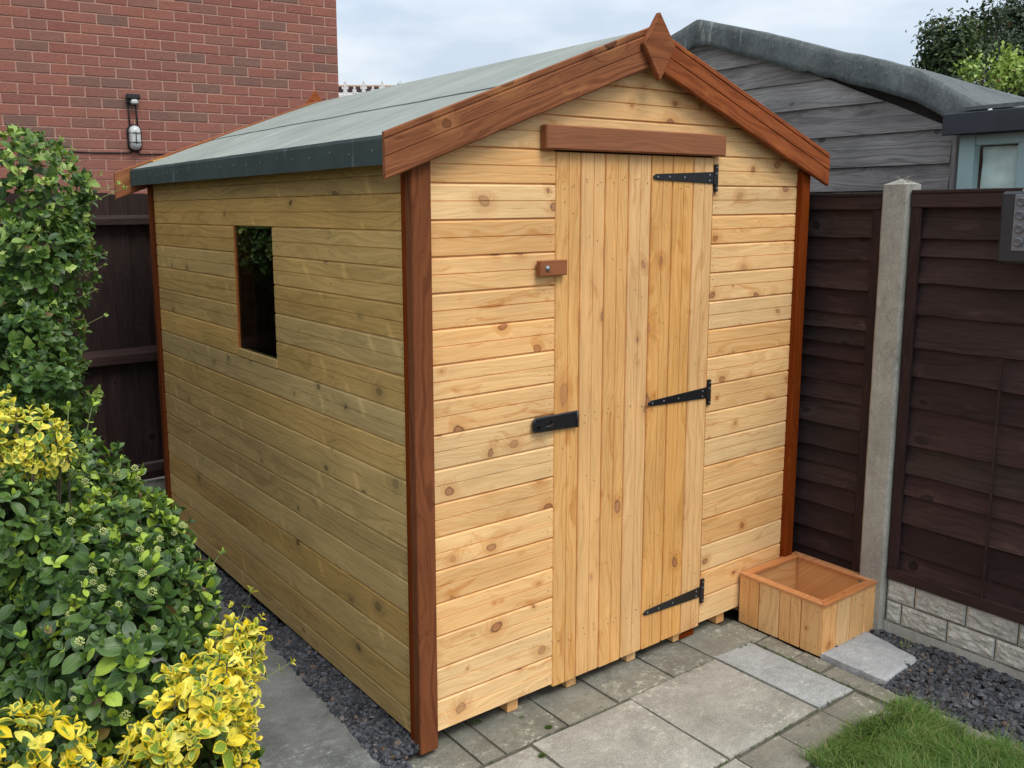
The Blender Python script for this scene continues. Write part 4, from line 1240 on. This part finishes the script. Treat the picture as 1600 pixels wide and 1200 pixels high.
tk.build('felt_tack', M['tack'], gar, kind='stuff')
# lean-to with pale blue window frame and dark gutter
lt = thing('lean_to', 'pale blue framed lean to window under a dark gutter beyond the fence', 'lean-to', (2.42, -.26, 0))
def lb(name, a, b, mat, bevel=.003):
    m = MB(); m.box(a, b); return m.build(name, mat, lt, bevel=bevel)
lb('corner_post', (.0, -.06, .9), (.05, .0, 1.84), M['blue_paint'])
lb('mullion', (.005, -.255, 1.2), (.045, -.215, 1.84), M['blue_paint'])
lb('mullion', (.004, -.78, 1.2), (.045, -.72, 1.84), M['navy'])
lb('top_rail', (.0035, -.72, 1.795), (.044, -.0605, 1.838), M['blue_paint'])
lb('dado', (.01, -1.2, -.1), (.04, -.0605, 1.5), M['blue_paint'])
m = MB(); m.box((.0255, -.7195, 1.50), (.0262, -.061, 1.7945)); m.build('pane', M['clear_glass'], lt)
# pleated blind / sheeting behind the glass
vs_ = []; fs = []; NX, NZ = 40, 16
for j in range(NZ + 1):
    for i in range(NX + 1):
        y = -.07 - .62 * i / NX; z = 1.5 + .29 * j / NZ
        vs_.append((.052 + .012 * mn.noise((y * 14, z * 10, 3)) + .008 * mn.noise((y * 30, z * 24, 5)), y, z))
for j in range(NZ):
    for i in range(NX): a = j * (NX + 1) + i; fs.append((a, a + 1, a + NX + 2, a + NX + 1))
m = MB(); m.add(vs_, fs); m.build('sheeting', plain('pale sheeting', (.74, .84, .82), .4, 0, .18, 9), lt, smooth=True)
m = MB()
m.extr([(0, 0), (.11, .0), (.10, -.045), (.05, -.08), (.0, -.085)], 1.4, Matrix.Translation((-.065, -1.36, 1.92)) @ Matrix(((1, 0, 0, 0), (0, 1, 0, 0), (0, 0, 1, 0), (0, 0, 0, 1))))
gt = m.build('gutter', M['navy'], lt, bevel=.004)
m = MB(); m.add([(-.06, .0, 1.925), (.9, .0, 2.03), (.9, -1.36, 2.03), (-.06, -1.36, 1.925), (-.06, .0, 1.94), (.9, .0, 2.045), (.9, -1.36, 2.045), (-.06, -1.36, 1.94)],
                [(0, 1, 2, 3), (4, 7, 6, 5), (0, 4, 5, 1), (1, 5, 6, 2), (2, 6, 7, 3), (3, 7, 4, 0)]); m.build('roof', M['felt_old'], lt)

# ================================================================== PLANTS
def leaf_shape(L=1., W_=.5, nu=6, nv=4, fold=.25, curl=.25, kind='obovate'):
    """returns verts, faces, uvs for a leaf along +X, up +Z"""
    V = []; UV = []
    for i in range(nu + 1):
        u = i / nu
        if kind == 'obovate': w = math.sin(math.pi * u ** 1.15) ** .62 if 0 < u < 1 else 0
        elif kind == 'ivy': w = [0, .75, 1.0, .62, .56, .3, 0][min(6, round(u * 6))]
        else: w = math.sin(math.pi * u) ** .9 if 0 < u < 1 else 0
        w = max(w, .02 if i else .04) * W_ / 2
        for j in range(nv + 1):
            v = j / nv * 2 - 1
            z = abs(v) * w * fold * 2 - curl * L * (u ** 2) * .5
            if kind == 'ivy' : z += .02 * math.sin(u * 9 + v * 3)
            V.append((u * L, v * w, z)); UV.append((u, j / nv))
    Fc = []
    for i in range(nu):
        for j in range(nv): a = i * (nv + 1) + j; Fc.append((a, a + nv + 1, a + nv + 2, a + 1))
    return V, Fc, UV

class LeafMesh:
    def __init__(s): s.v = []; s.f = []; s.uv = []; s.c = []
    def add(s, shape, mtx, cv):
        V, Fc, UV = shape; o = len(s.v)
        s.v += [tuple(mtx @ Vector(p)) for p in V]
        for f in Fc:
            s.f.append(tuple(i + o for i in f)); s.uv += [UV[i] for i in f]; s.c += [cv] * len(f)
    def mesh(s, name, mat):
        me = bpy.data.meshes.new(name); me.from_pydata(s.v, [], s.f); me.materials.append(mat)
        uvl = me.uv_layers.new(name='UVMap'); uvl.data.foreach_set('uv', [a for p in s.uv for a in p])
        at = me.color_attributes.new('leafvar', 'FLOAT_COLOR', 'CORNER'); at.data.foreach_set('color', [a for c in s.c for a in (*c, 1.)])
        me.polygons.foreach_set('use_smooth', [True] * len(me.polygons)); me.update(); return me

def proj(p):
    d = Vector(p) - CAM; z = d.dot(f_)
    return (CX + F_PX * d.dot(r_) / z, CY - F_PX * d.dot(u_) / z, z)

def plant_build(root, leaves, shapes, mat, nmax, cell=11):
    """leaves: list of (matrix, colourvar, size). the largest visible ones become parts, the rest one mesh"""
    cells = {}
    for i, (mt, cv, s) in enumerate(leaves):
        x, y, z = proj(mt @ Vector((s * 0.5 / max(s, 1e-6) * .5, 0, 0)))
        if not (-10 < x < 1610 and -10 < y < 1210): continue
        k = (int(x // cell), int(y // cell))
        if k not in cells or z < cells[k][0]: cells[k] = (z, i)
    top = sorted(cells.values(), key=lambda t_: t_[0] / leaves[t_[1]][2])[:nmax]
    top = {i for _, i in top}
    variants = {}
    lm = LeafMesh()
    for i, (mt, cv, s) in enumerate(leaves):
        si = i % len(shapes)
        if i in top:
            q = (si, round(cv[0] * 5) / 5, round(cv[1] * 2) / 2, round(cv[2] * 3) / 3)
            if q not in variants:
                l1 = LeafMesh(); l1.add(shapes[si], Matrix.Identity(4), q[1:]); variants[q] = l1.mesh('leaf', mat)
            link('leaf', variants[q], root, Matrix.Translation(-root.location) @ mt)
        else: lm.add(shapes[si], mt, cv)
    o_ = link('foliage', lm.mesh('foliage', mat), root, Matrix.Translation(-root.location), kind='stuff')
    return o_

def rosette(leaves, p, axis, L, tiers, cvf, spread=1., n=2):
    axis = axis.normalized(); a0 = random.uniform(0, math.pi)
    for t_ in range(tiers):
        el = rad(68 - 34 * t_ + random.uniform(-10, 10)) / spread if tiers > 1 else rad(30)
        sL = L * (.52 + .25 * t_) * random.uniform(.65, 1.25)
        base = p - axis * (L * .28 * t_)
        for k in range(n):
            ang = a0 + t_ * math.pi / 2 + k * 2 * math.pi / n + random.uniform(-.25, .25)
            e1 = axis.orthogonal().normalized(); e2 = axis.cross(e1)
            rd = e1 * math.cos(ang) + e2 * math.sin(ang)
            X = (rd * math.cos(el) + axis * math.sin(el)).normalized()
            Z = (axis * math.cos(el) - rd * math.sin(el) + Vector([random.uniform(-.3, .3) for _ in range(3)])).normalized()
            mt = frame(base, X, Z) @ Matrix.Scale(sL, 4)
            leaves.append((mt, cvf(t_), sL))

def on_blobs(blobs, spacing, rng, bias_up=.25, inner=False, cull=True):
    pts = []
    for bi, (x, y, z, r) in enumerate(blobs):
        c = Vector((x, y, z)); n = int(4 * math.pi * r * r / spacing ** 2)
        for _ in range(n):
            d = Vector((rng.gauss(0, 1), rng.gauss(0, 1), rng.gauss(0, 1))).normalized()
            rr = r * (rng.uniform(.55, .9) if inner else rng.uniform(.88, 1.08) + .12 * mn.noise(d * 2.3 + c * 9))
            p = c + d * rr
            if any(bj != bi and (p - Vector(b[:3])).length < b[3] * .82 for bj, b in enumerate(blobs)): continue
            tocam = (CAM - p).normalized()
            if cull and d.dot(tocam) < -.35 and rng.random() < .75: continue
            pts.append((p, (d * .9 + Vector((0, 0, bias_up + rng.uniform(0, .4))) + tocam * .15).normalized()))
    return pts
rng = random.Random(11)
ob = [leaf_shape(1, .56, fold=.22, curl=.22), leaf_shape(1, .62, fold=.12, curl=.35), leaf_shape(1, .5, fold=.32, curl=.05), leaf_shape(1, .58, fold=.05, curl=.5)]
iv = [leaf_shape(1, 1.0, fold=.1, curl=.3, kind='ivy'), leaf_shape(1, .8, fold=.2, curl=.1, kind='ivy'), leaf_shape(1, .62, fold=.15, curl=.3)]

def twigs(root, pts, ground, mat, n=26, r=.003):
    m = MB()
    for _ in range(n):
        p, d = rng.choice(pts); b = Vector(ground) + Vector((rng.uniform(-.08, .08), rng.uniform(-.08, .08), 0))
        mid = b.lerp(p, .55) + Vector((rng.uniform(-.03, .03), rng.uniform(-.03, .03), .03))
        m.tube([b, b.lerp(mid, .5), mid, mid.lerp(p, .6), p], [r * 1.6, r * 1.4, r, r * .7, r * .4], 5)
    for i, v in enumerate(m.v): m.v[i] = tuple(Vector(v) - root.location)
    m.build('branches', mat, root, smooth=True)

def sprig(leaves, root_m, base, tip, L, cvf, n=4):
    base, tip = Vector(base), Vector(tip)
    mid = base.lerp(tip, .5) + Vector((0, 0, -.012))
    root_m.append([base, mid, tip])
    d = (tip - base).normalized()
    for k in range(1, n + 1):
        t_ = k / n; p = base.lerp(mid, t_ * 2) if t_ < .5 else mid.lerp(tip, t_ * 2 - 1)
        rosette(leaves, p, (d + Vector((0, 0, .25))), L * (1.05 - .45 * t_), 1 if k < n else 2, cvf, n=2)

def build_shoots(lst, root):
    for ps in lst:
        m = MB(); m.tube([p - root.location for p in ps], [.0016, .0013, .0009], 5); m.build('shoot', M['stem'], root, smooth=True)

# --- green euonymus with flower heads
Gb = [(-0.809, 0.402, 0.803, 0.17), (-0.748, 0.157, 0.726, 0.16), (-0.749, -0.043, 0.652, 0.15), (-0.867, 0.108, 0.675, 0.2), (-0.971, 0.038, 0.563, 0.2),
      (-0.856, -0.165, 0.585, 0.17), (-0.957, 0.415, 0.64, 0.25), (-0.669, 0.024, 0.652, 0.09), (-0.748, -0.421, 0.431, 0.1), (-.80, .05, .35, .26), (-.9, .45, .35, .25), (-.85, -.25, .3, .2)]
gs = thing('green_shrub', 'dark glossy green shrub dotted with pale flower heads beside the shed', 'shrub', (-.88, .12, -.03))
lush = [0.]
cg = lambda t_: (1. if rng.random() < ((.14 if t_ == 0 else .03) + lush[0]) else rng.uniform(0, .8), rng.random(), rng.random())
gl = []
pts = on_blobs(Gb, .034, rng)
for p, d in pts:
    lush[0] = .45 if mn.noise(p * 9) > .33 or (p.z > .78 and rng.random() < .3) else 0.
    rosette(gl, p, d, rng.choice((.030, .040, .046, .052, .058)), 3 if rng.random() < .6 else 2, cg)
for p, d in on_blobs(Gb, .05, rng, inner=True, cull=False): rosette(gl, p, d, .06, 1, lambda t_: (rng.uniform(0, .3), 0, 0))
sm = []
lime = lambda t_: (1., rng.random(), rng.random())
for a, b, n_ in [((-.70, -.13, .70), (-.612, -.171, .812), 3), ((-.80, .16, .95), (-.700, .10, .955), 3), ((-.86, .17, .93), (-.80, .144, 1.05), 3), ((-.84, .16, .96), (-.795, .13, 1.125), 4),
                 ((-.86, .17, 1.0), (-.84, .17, 1.115), 3), ((-.78, .15, .90), (-.74, .12, .985), 3), ((-.83, .10, .86), (-.82, .06, .93), 2), ((-.93, -.1, .76), (-.90, -.16, .80), 2)]:
    sprig(gl, sm, a, b, .045, lambda t_: (rng.choice((1., 1., .7)), rng.random(), rng.random()), n_)
build_shoots(sm, gs)
plant_build(gs, gl, ob, M['leaf_g'], 290, 20)
twigs(gs, pts, (-.88, .12, -.03), M['bark'], 30)
# flower heads: rounded clusters of tiny buds
fm = MB()
for k in range(26):
    t_ = math.acos(1 - 2 * (k + .5) / 26); p_ = math.pi * (1 + 5 ** .5) * k
    c = Vector((math.sin(t_) * math.cos(p_), math.sin(t_) * math.sin(p_), math.cos(t_))) * random.uniform(.75, 1.)
    fm.lathe([(.12, -.16), (.2, 0), (.12, .16)], 5, frame(c, c.orthogonal(), c))
fme = fm.mesh('flower_head', plain('pale green buds', (.50, .54, .20), .7, 0, .3, 40))
cand = [(p, d) for p, d in pts if (CAM - p).normalized().dot(d) > .35 and 90 < proj(p)[0] < 330 and 720 < proj(p)[1] < 1120]
rng.shuffle(cand)
for p, d in cand[:72]:
    c = p + d * rng.uniform(.012, .03); r = rng.uniform(.0055, .0095)
    link('flower_head', fme, gs, Matrix.Translation(c - gs.location) @ Matrix.Scale(r, 4))

# --- variegated shrubs
def variegated(name_label, blobs, base, L, cvf, sprigs, nmax, sp=.035, filler=None):
    root = thing('variegated_shrub', name_label, 'shrub', base)
    lv = []; pts = on_blobs(blobs, sp, rng, bias_up=.35)
    for p, d in pts: rosette(lv, p, d, rng.uniform(L * .8, L * 1.15), 3, cvf)
    inn = []
    for p, d in on_blobs([(x, y, z, r * .92) for x, y, z, r in blobs], .04, rng, inner=True, cull=False): rosette(inn, p, d, L, 1, lambda t_: (rng.uniform(0, .6), 0, 0))
    im = LeafMesh()
    for mt, cv, s in inn: im.add(ob[0], mt, cv)
    link('inner_foliage', im.mesh('inner_foliage', M['leaf_g']), root, Matrix.Translation(-root.location), kind='stuff')
    sm = []
    for a, b, n_ in sprigs: sprig(lv, sm, a, b, L * .9, cvf, n_)
    build_shoots(sm, root)
    plant_build(root, lv, ob, M['leaf_y'], nmax, 18)
    twigs(root, pts, base, M['bark'], 16)
    return root
cy = lambda t_: (rng.choice((0., .0, .3, .5, .7, .9, 1.)), rng.random(), rng.choice((.0, .3, .7, 1., 1.)))
variegated('bright yellow variegated shrub spilling over the dark paving slab',
           [(-0.74, -0.428, 0.624, 0.09), (-0.795, -0.464, 0.555, 0.11), (-0.646, -0.327, 0.66, 0.05), (-0.868, -0.465, 0.548, 0.07), (-.70, -.36, .60, .07)],
           (-.80, -.40, -.05), .038, cy,
           [((-.66, -.33, .69), (-.583, -.262, .745), 3), ((-.66, -.34, .66), (-.590, -.335, .715), 3), ((-.68, -.40, .62), (-.563, -.422, .640), 4), ((-.66, -.38, .66), (-.60, -.39, .69), 3), ((-.68, -.28, .68), (-.626, -.245, .715), 2)], 290)
variegated('yellow variegated shrub lowest at the left among darker leaves',
           [(-1.058, -0.446, 0.622, 0.09), (-1.112, -0.458, 0.665, 0.08), (-0.972, -0.46, 0.565, 0.045)], (-1.03, -.42, -.05), .037, cy, [], 120, .040)
variegated('pale yellow leaved shrub glowing in front of the ivy',
           [(-0.915, 0.213, 1.03, 0.078), (-0.964, 0.38, 1.087, 0.05), (-0.865, 0.226, 0.995, 0.035), (-1.0, .25, 1.06, .07)], (-.95, .25, -.05), .032,
           lambda t_: (rng.choice((.1, .3, .6, .9)), rng.choice((.6, .9, 1.)), rng.choice((.6, 1., 1.))), [], 120, .040)
# --- duller green shrub at the left edge
ds = thing('green_shrub', 'duller small leaved green shrub below the pale yellow one at the left', 'shrub', (-1.0, .3, -.03))
dl = []; pts = on_blobs([(-0.955, 0.381, 0.821, 0.14), (-0.985, 0.15, 0.66, 0.15), (-1.05, .15, .85, .16), (-1.0, .3, .9, .12)], .032, rng)
for p, d in pts: rosette(dl, p, d, rng.uniform(.03, .042), 3, lambda t_: (rng.uniform(.3, .8) if rng.random() < .93 else 1., rng.random(), rng.random()))
plant_build(ds, dl, ob, M['leaf_g'], 140, 18); twigs(ds, pts, (-1.0, .3, -.03), M['bark'], 14)
# --- ivy
Ib = [(-0.754, 1.204, 1.60, 0.23), (-0.73, 1.016, 1.392, 0.165), (-0.803, 0.902, 1.168, 0.16), (-0.786, 0.747, 1.072, 0.09), (-0.872, 1.304, 1.384, 0.3), (-0.62, 1.089, 1.57, 0.06),
      (-0.56, 1.061, 1.655, 0.03), (-.85, 1.1, .95, .26), (-.85, 1.15, .6, .28), (-.85, 1.2, .25, .28), (-.60, 1.12, 1.50, .06), (-1.05, 1.5, 1.1, .4), (-1.1, 2.1, 1.2, .35), (-.95, 2.45, 1.0, .28), (-.9, 2.45, 1.5, .26), (-.66, 2.45, 1.36, .2), (-.55, 2.55, 1.45, .12)]
ivy = thing('ivy', 'tall mass of light and dark green climbing ivy against the fence', 'climber', (-.9, 1.25, -.03))
il = []; pts = on_blobs(Ib, .036, rng, bias_up=.1)
def ci(p): 
    def f(t_): return (rng.uniform(.72, 1.) if rng.random() < (.55 if p.z > 1.62 else .3 if p.z > 1.45 else .10) else rng.uniform(0, .7), rng.random(), rng.random())
    return f
for p, d in pts: rosette(il, p, d, rng.uniform(.034, .055), 2, ci(p), n=2)
for p, d in on_blobs(Ib, .06, rng, inner=True, cull=False): rosette(il, p, d, .07, 1, lambda t_: (rng.uniform(0, .3), 0, 0))
sm = []
for a, b, n_ in [((-.66, 1.12, 1.60), (-.472, 1.006, 1.661), 6), ((-.68, 1.1, 1.56), (-.455, 1.0, 1.645), 6), ((-.66, 1.1, 1.64), (-.52, 1.03, 1.69), 5), ((-.72, 1.2, 1.75), (-.613, 1.114, 1.80), 3),
                 ((-.66, 1.0, 1.42), (-.54, .951, 1.437), 4), ((-.66, 1.0, 1.36), (-.545, .95, 1.40), 4), ((-.72, .9, 1.20), (-.597, .772, 1.259), 2), ((-.70, .93, 1.3), (-.6, .85, 1.33), 3),
                 ((-.76, .8, 1.1), (-.66, .76, 1.12), 2), ((-.70, .95, 1.25), (-.63, .9, 1.235), 2)]:
    sprig(il, sm, a, b, .034, lambda t_: (rng.uniform(.7, 1.), rng.random(), rng.random()), n_)
build_shoots(sm, ivy)
plant_build(ivy, il, iv, M['leaf_i'], 290, 15); twigs(ivy, pts, (-.9, 1.25, -.03), M['bark'], 30, .004)

# --- trees beyond the outbuilding
def tree(name, label, base, blobs, leafL, n, mat, cvf, trunk_r=.1):
    t_ = thing(name, label, 'tree' if 'tree' in name else 'shrub', base)
    m = MB(); b0 = Vector(base); top = Vector(blobs[0][:3])
    m.tube([(0, 0, -.1), (.02, .0, 1.0), (top - b0) * .7, (top - b0)], [trunk_r, trunk_r * .8, trunk_r * .5, trunk_r * .2], 8)
    for b_ in blobs[1:]:
        c = Vector(b_[:3]) - b0; s_ = (top - b0) * .6
        m.tube([s_, s_.lerp(c, .6) + Vector((0, 0, .05)), c], [trunk_r * .4, trunk_r * .25, trunk_r * .1], 6)
    m.build('trunk', M['bark'], t_, smooth=True)
    lm = LeafMesh(); tot = sum(b_[3] ** 3 for b_ in blobs)
    shp = [leaf_shape(1, .55, 2, 2), leaf_shape(1, .7, 2, 2, fold=.1)]
    for (x, y, z, r) in blobs:
        c = Vector((x, y, z)) - b0
        # leaf clumps spread through the volume
        k = int(n * r ** 3 / tot)
        for _ in range(max(1, k // 14)):
            d = Vector((rng.gauss(0, 1), rng.gauss(0, 1), rng.gauss(0, 1))).normalized()
            cc = c + d * r * rng.uniform(.3, 1.0) ** .6; cv = cvf()
            for _ in range(14):
                p = cc + Vector((rng.gauss(0, 1), rng.gauss(0, 1), rng.gauss(0, 1))) * leafL * .9
                X = Vector((rng.gauss(0, 1), rng.gauss(0, 1), rng.gauss(-.2, 1))).normalized(); Z = (d + Vector((0, 0, .8)) + Vector((rng.gauss(0, .5), rng.gauss(0, .5), 0))).normalized()
                if abs(X.dot(Z)) > .97: continue
                lm.add(shp[_ % 2], frame(p, X, Z) @ Matrix.Scale(leafL * rng.uniform(.7, 1.2), 4), (min(1, max(0, cv + rng.uniform(-.15, .15))), 0, rng.random()))
    link('crown', lm.mesh('crown', mat), t_)
    return t_
def at(x, y, t_): return CAM + (f_ + r_ * ((x - CX) / F_PX) - u_ * ((y - CY) / F_PX)) * t_
def bl(lst): return [(*at(x, y, t_), r) for x, y, t_, r in lst]
b = bl([(1480, 90, 8.5, .20), (1462, 60, 8.5, .15), (1500, 50, 8.5, .15), (1455, 100, 8.6, .13), (1520, 80, 8.7, .17), (1490, 120, 8.5, .17)])
tree('tree', 'loose leaved green tree left of the darker ones behind the felt roof', (b[0][0], b[0][1], -.1), b, .055, 4600, M['leaf_t'], lambda: rng.choice((.2, .5, .9, 1.)), .05)
b = bl([(1590, 60, 9.6, .36), (1560, 90, 9.3, .3), (1545, 55, 9.4, .16), (1610, 20, 9.6, .3), (1540, 120, 9.2, .22), (1600, 120, 9.4, .35), (1640, 60, 9.8, .6)])
tree('tree', 'dense dark green tree at the top right corner', (b[0][0], b[0][1], -.1), b, .06, 9000, M['leaf_t'], lambda: rng.uniform(0, .35), .09)
b = bl([(1545, 12, 8.9, .05), (1542, 30, 8.9, .05), (1537, 45, 8.9, .05), (1560, 30, 8.9, .06), (1530, 30, 8.9, .05)])
tree('tree', 'slender spiky topped evergreen beside the dense dark tree', (b[0][0], b[0][1], -.1), b, .05, 420, M['leaf_t'], lambda: rng.uniform(0, .4), .03)
b = bl([(1575, 110, 7.6, .085), (1568, 85, 7.6, .05), (1590, 95, 7.6, .06), (1560, 125, 7.6, .06), (1590, 120, 7.6, .09), (1520, 100, 7.8, .05), (1515, 115, 7.8, .06)])
tree('leafy_shrub', 'bright lime green leafed bush below the dark tree at top right', (b[0][0], b[0][1], -.1), b, .045, 1500, M['leaf_i'], lambda: rng.uniform(.8, 1.), .03)
# small weed by the base board
wd = []; sm = []; root = thing('weed', 'tiny green weed growing from slate chips by the base board', 'weed', (1.80, -.50, -.04))
for i in range(6):
    a = rng.uniform(0, 6.28); tip = Vector((1.80, -.50, -.035)) + Vector((math.cos(a) * .02, math.sin(a) * .02, rng.uniform(.015, .04)))
    sprig(wd, sm, (1.80, -.50, -.04), tip, .014, lambda t_: (.9, 0, 0), 2)
build_shoots(sm, root)
lm = LeafMesh()
for mt, cv, s in wd: lm.add(ob[0], Matrix.Translation(-root.location) @ mt, cv)
link('foliage', lm.mesh('foliage', M['leaf_i']), root)
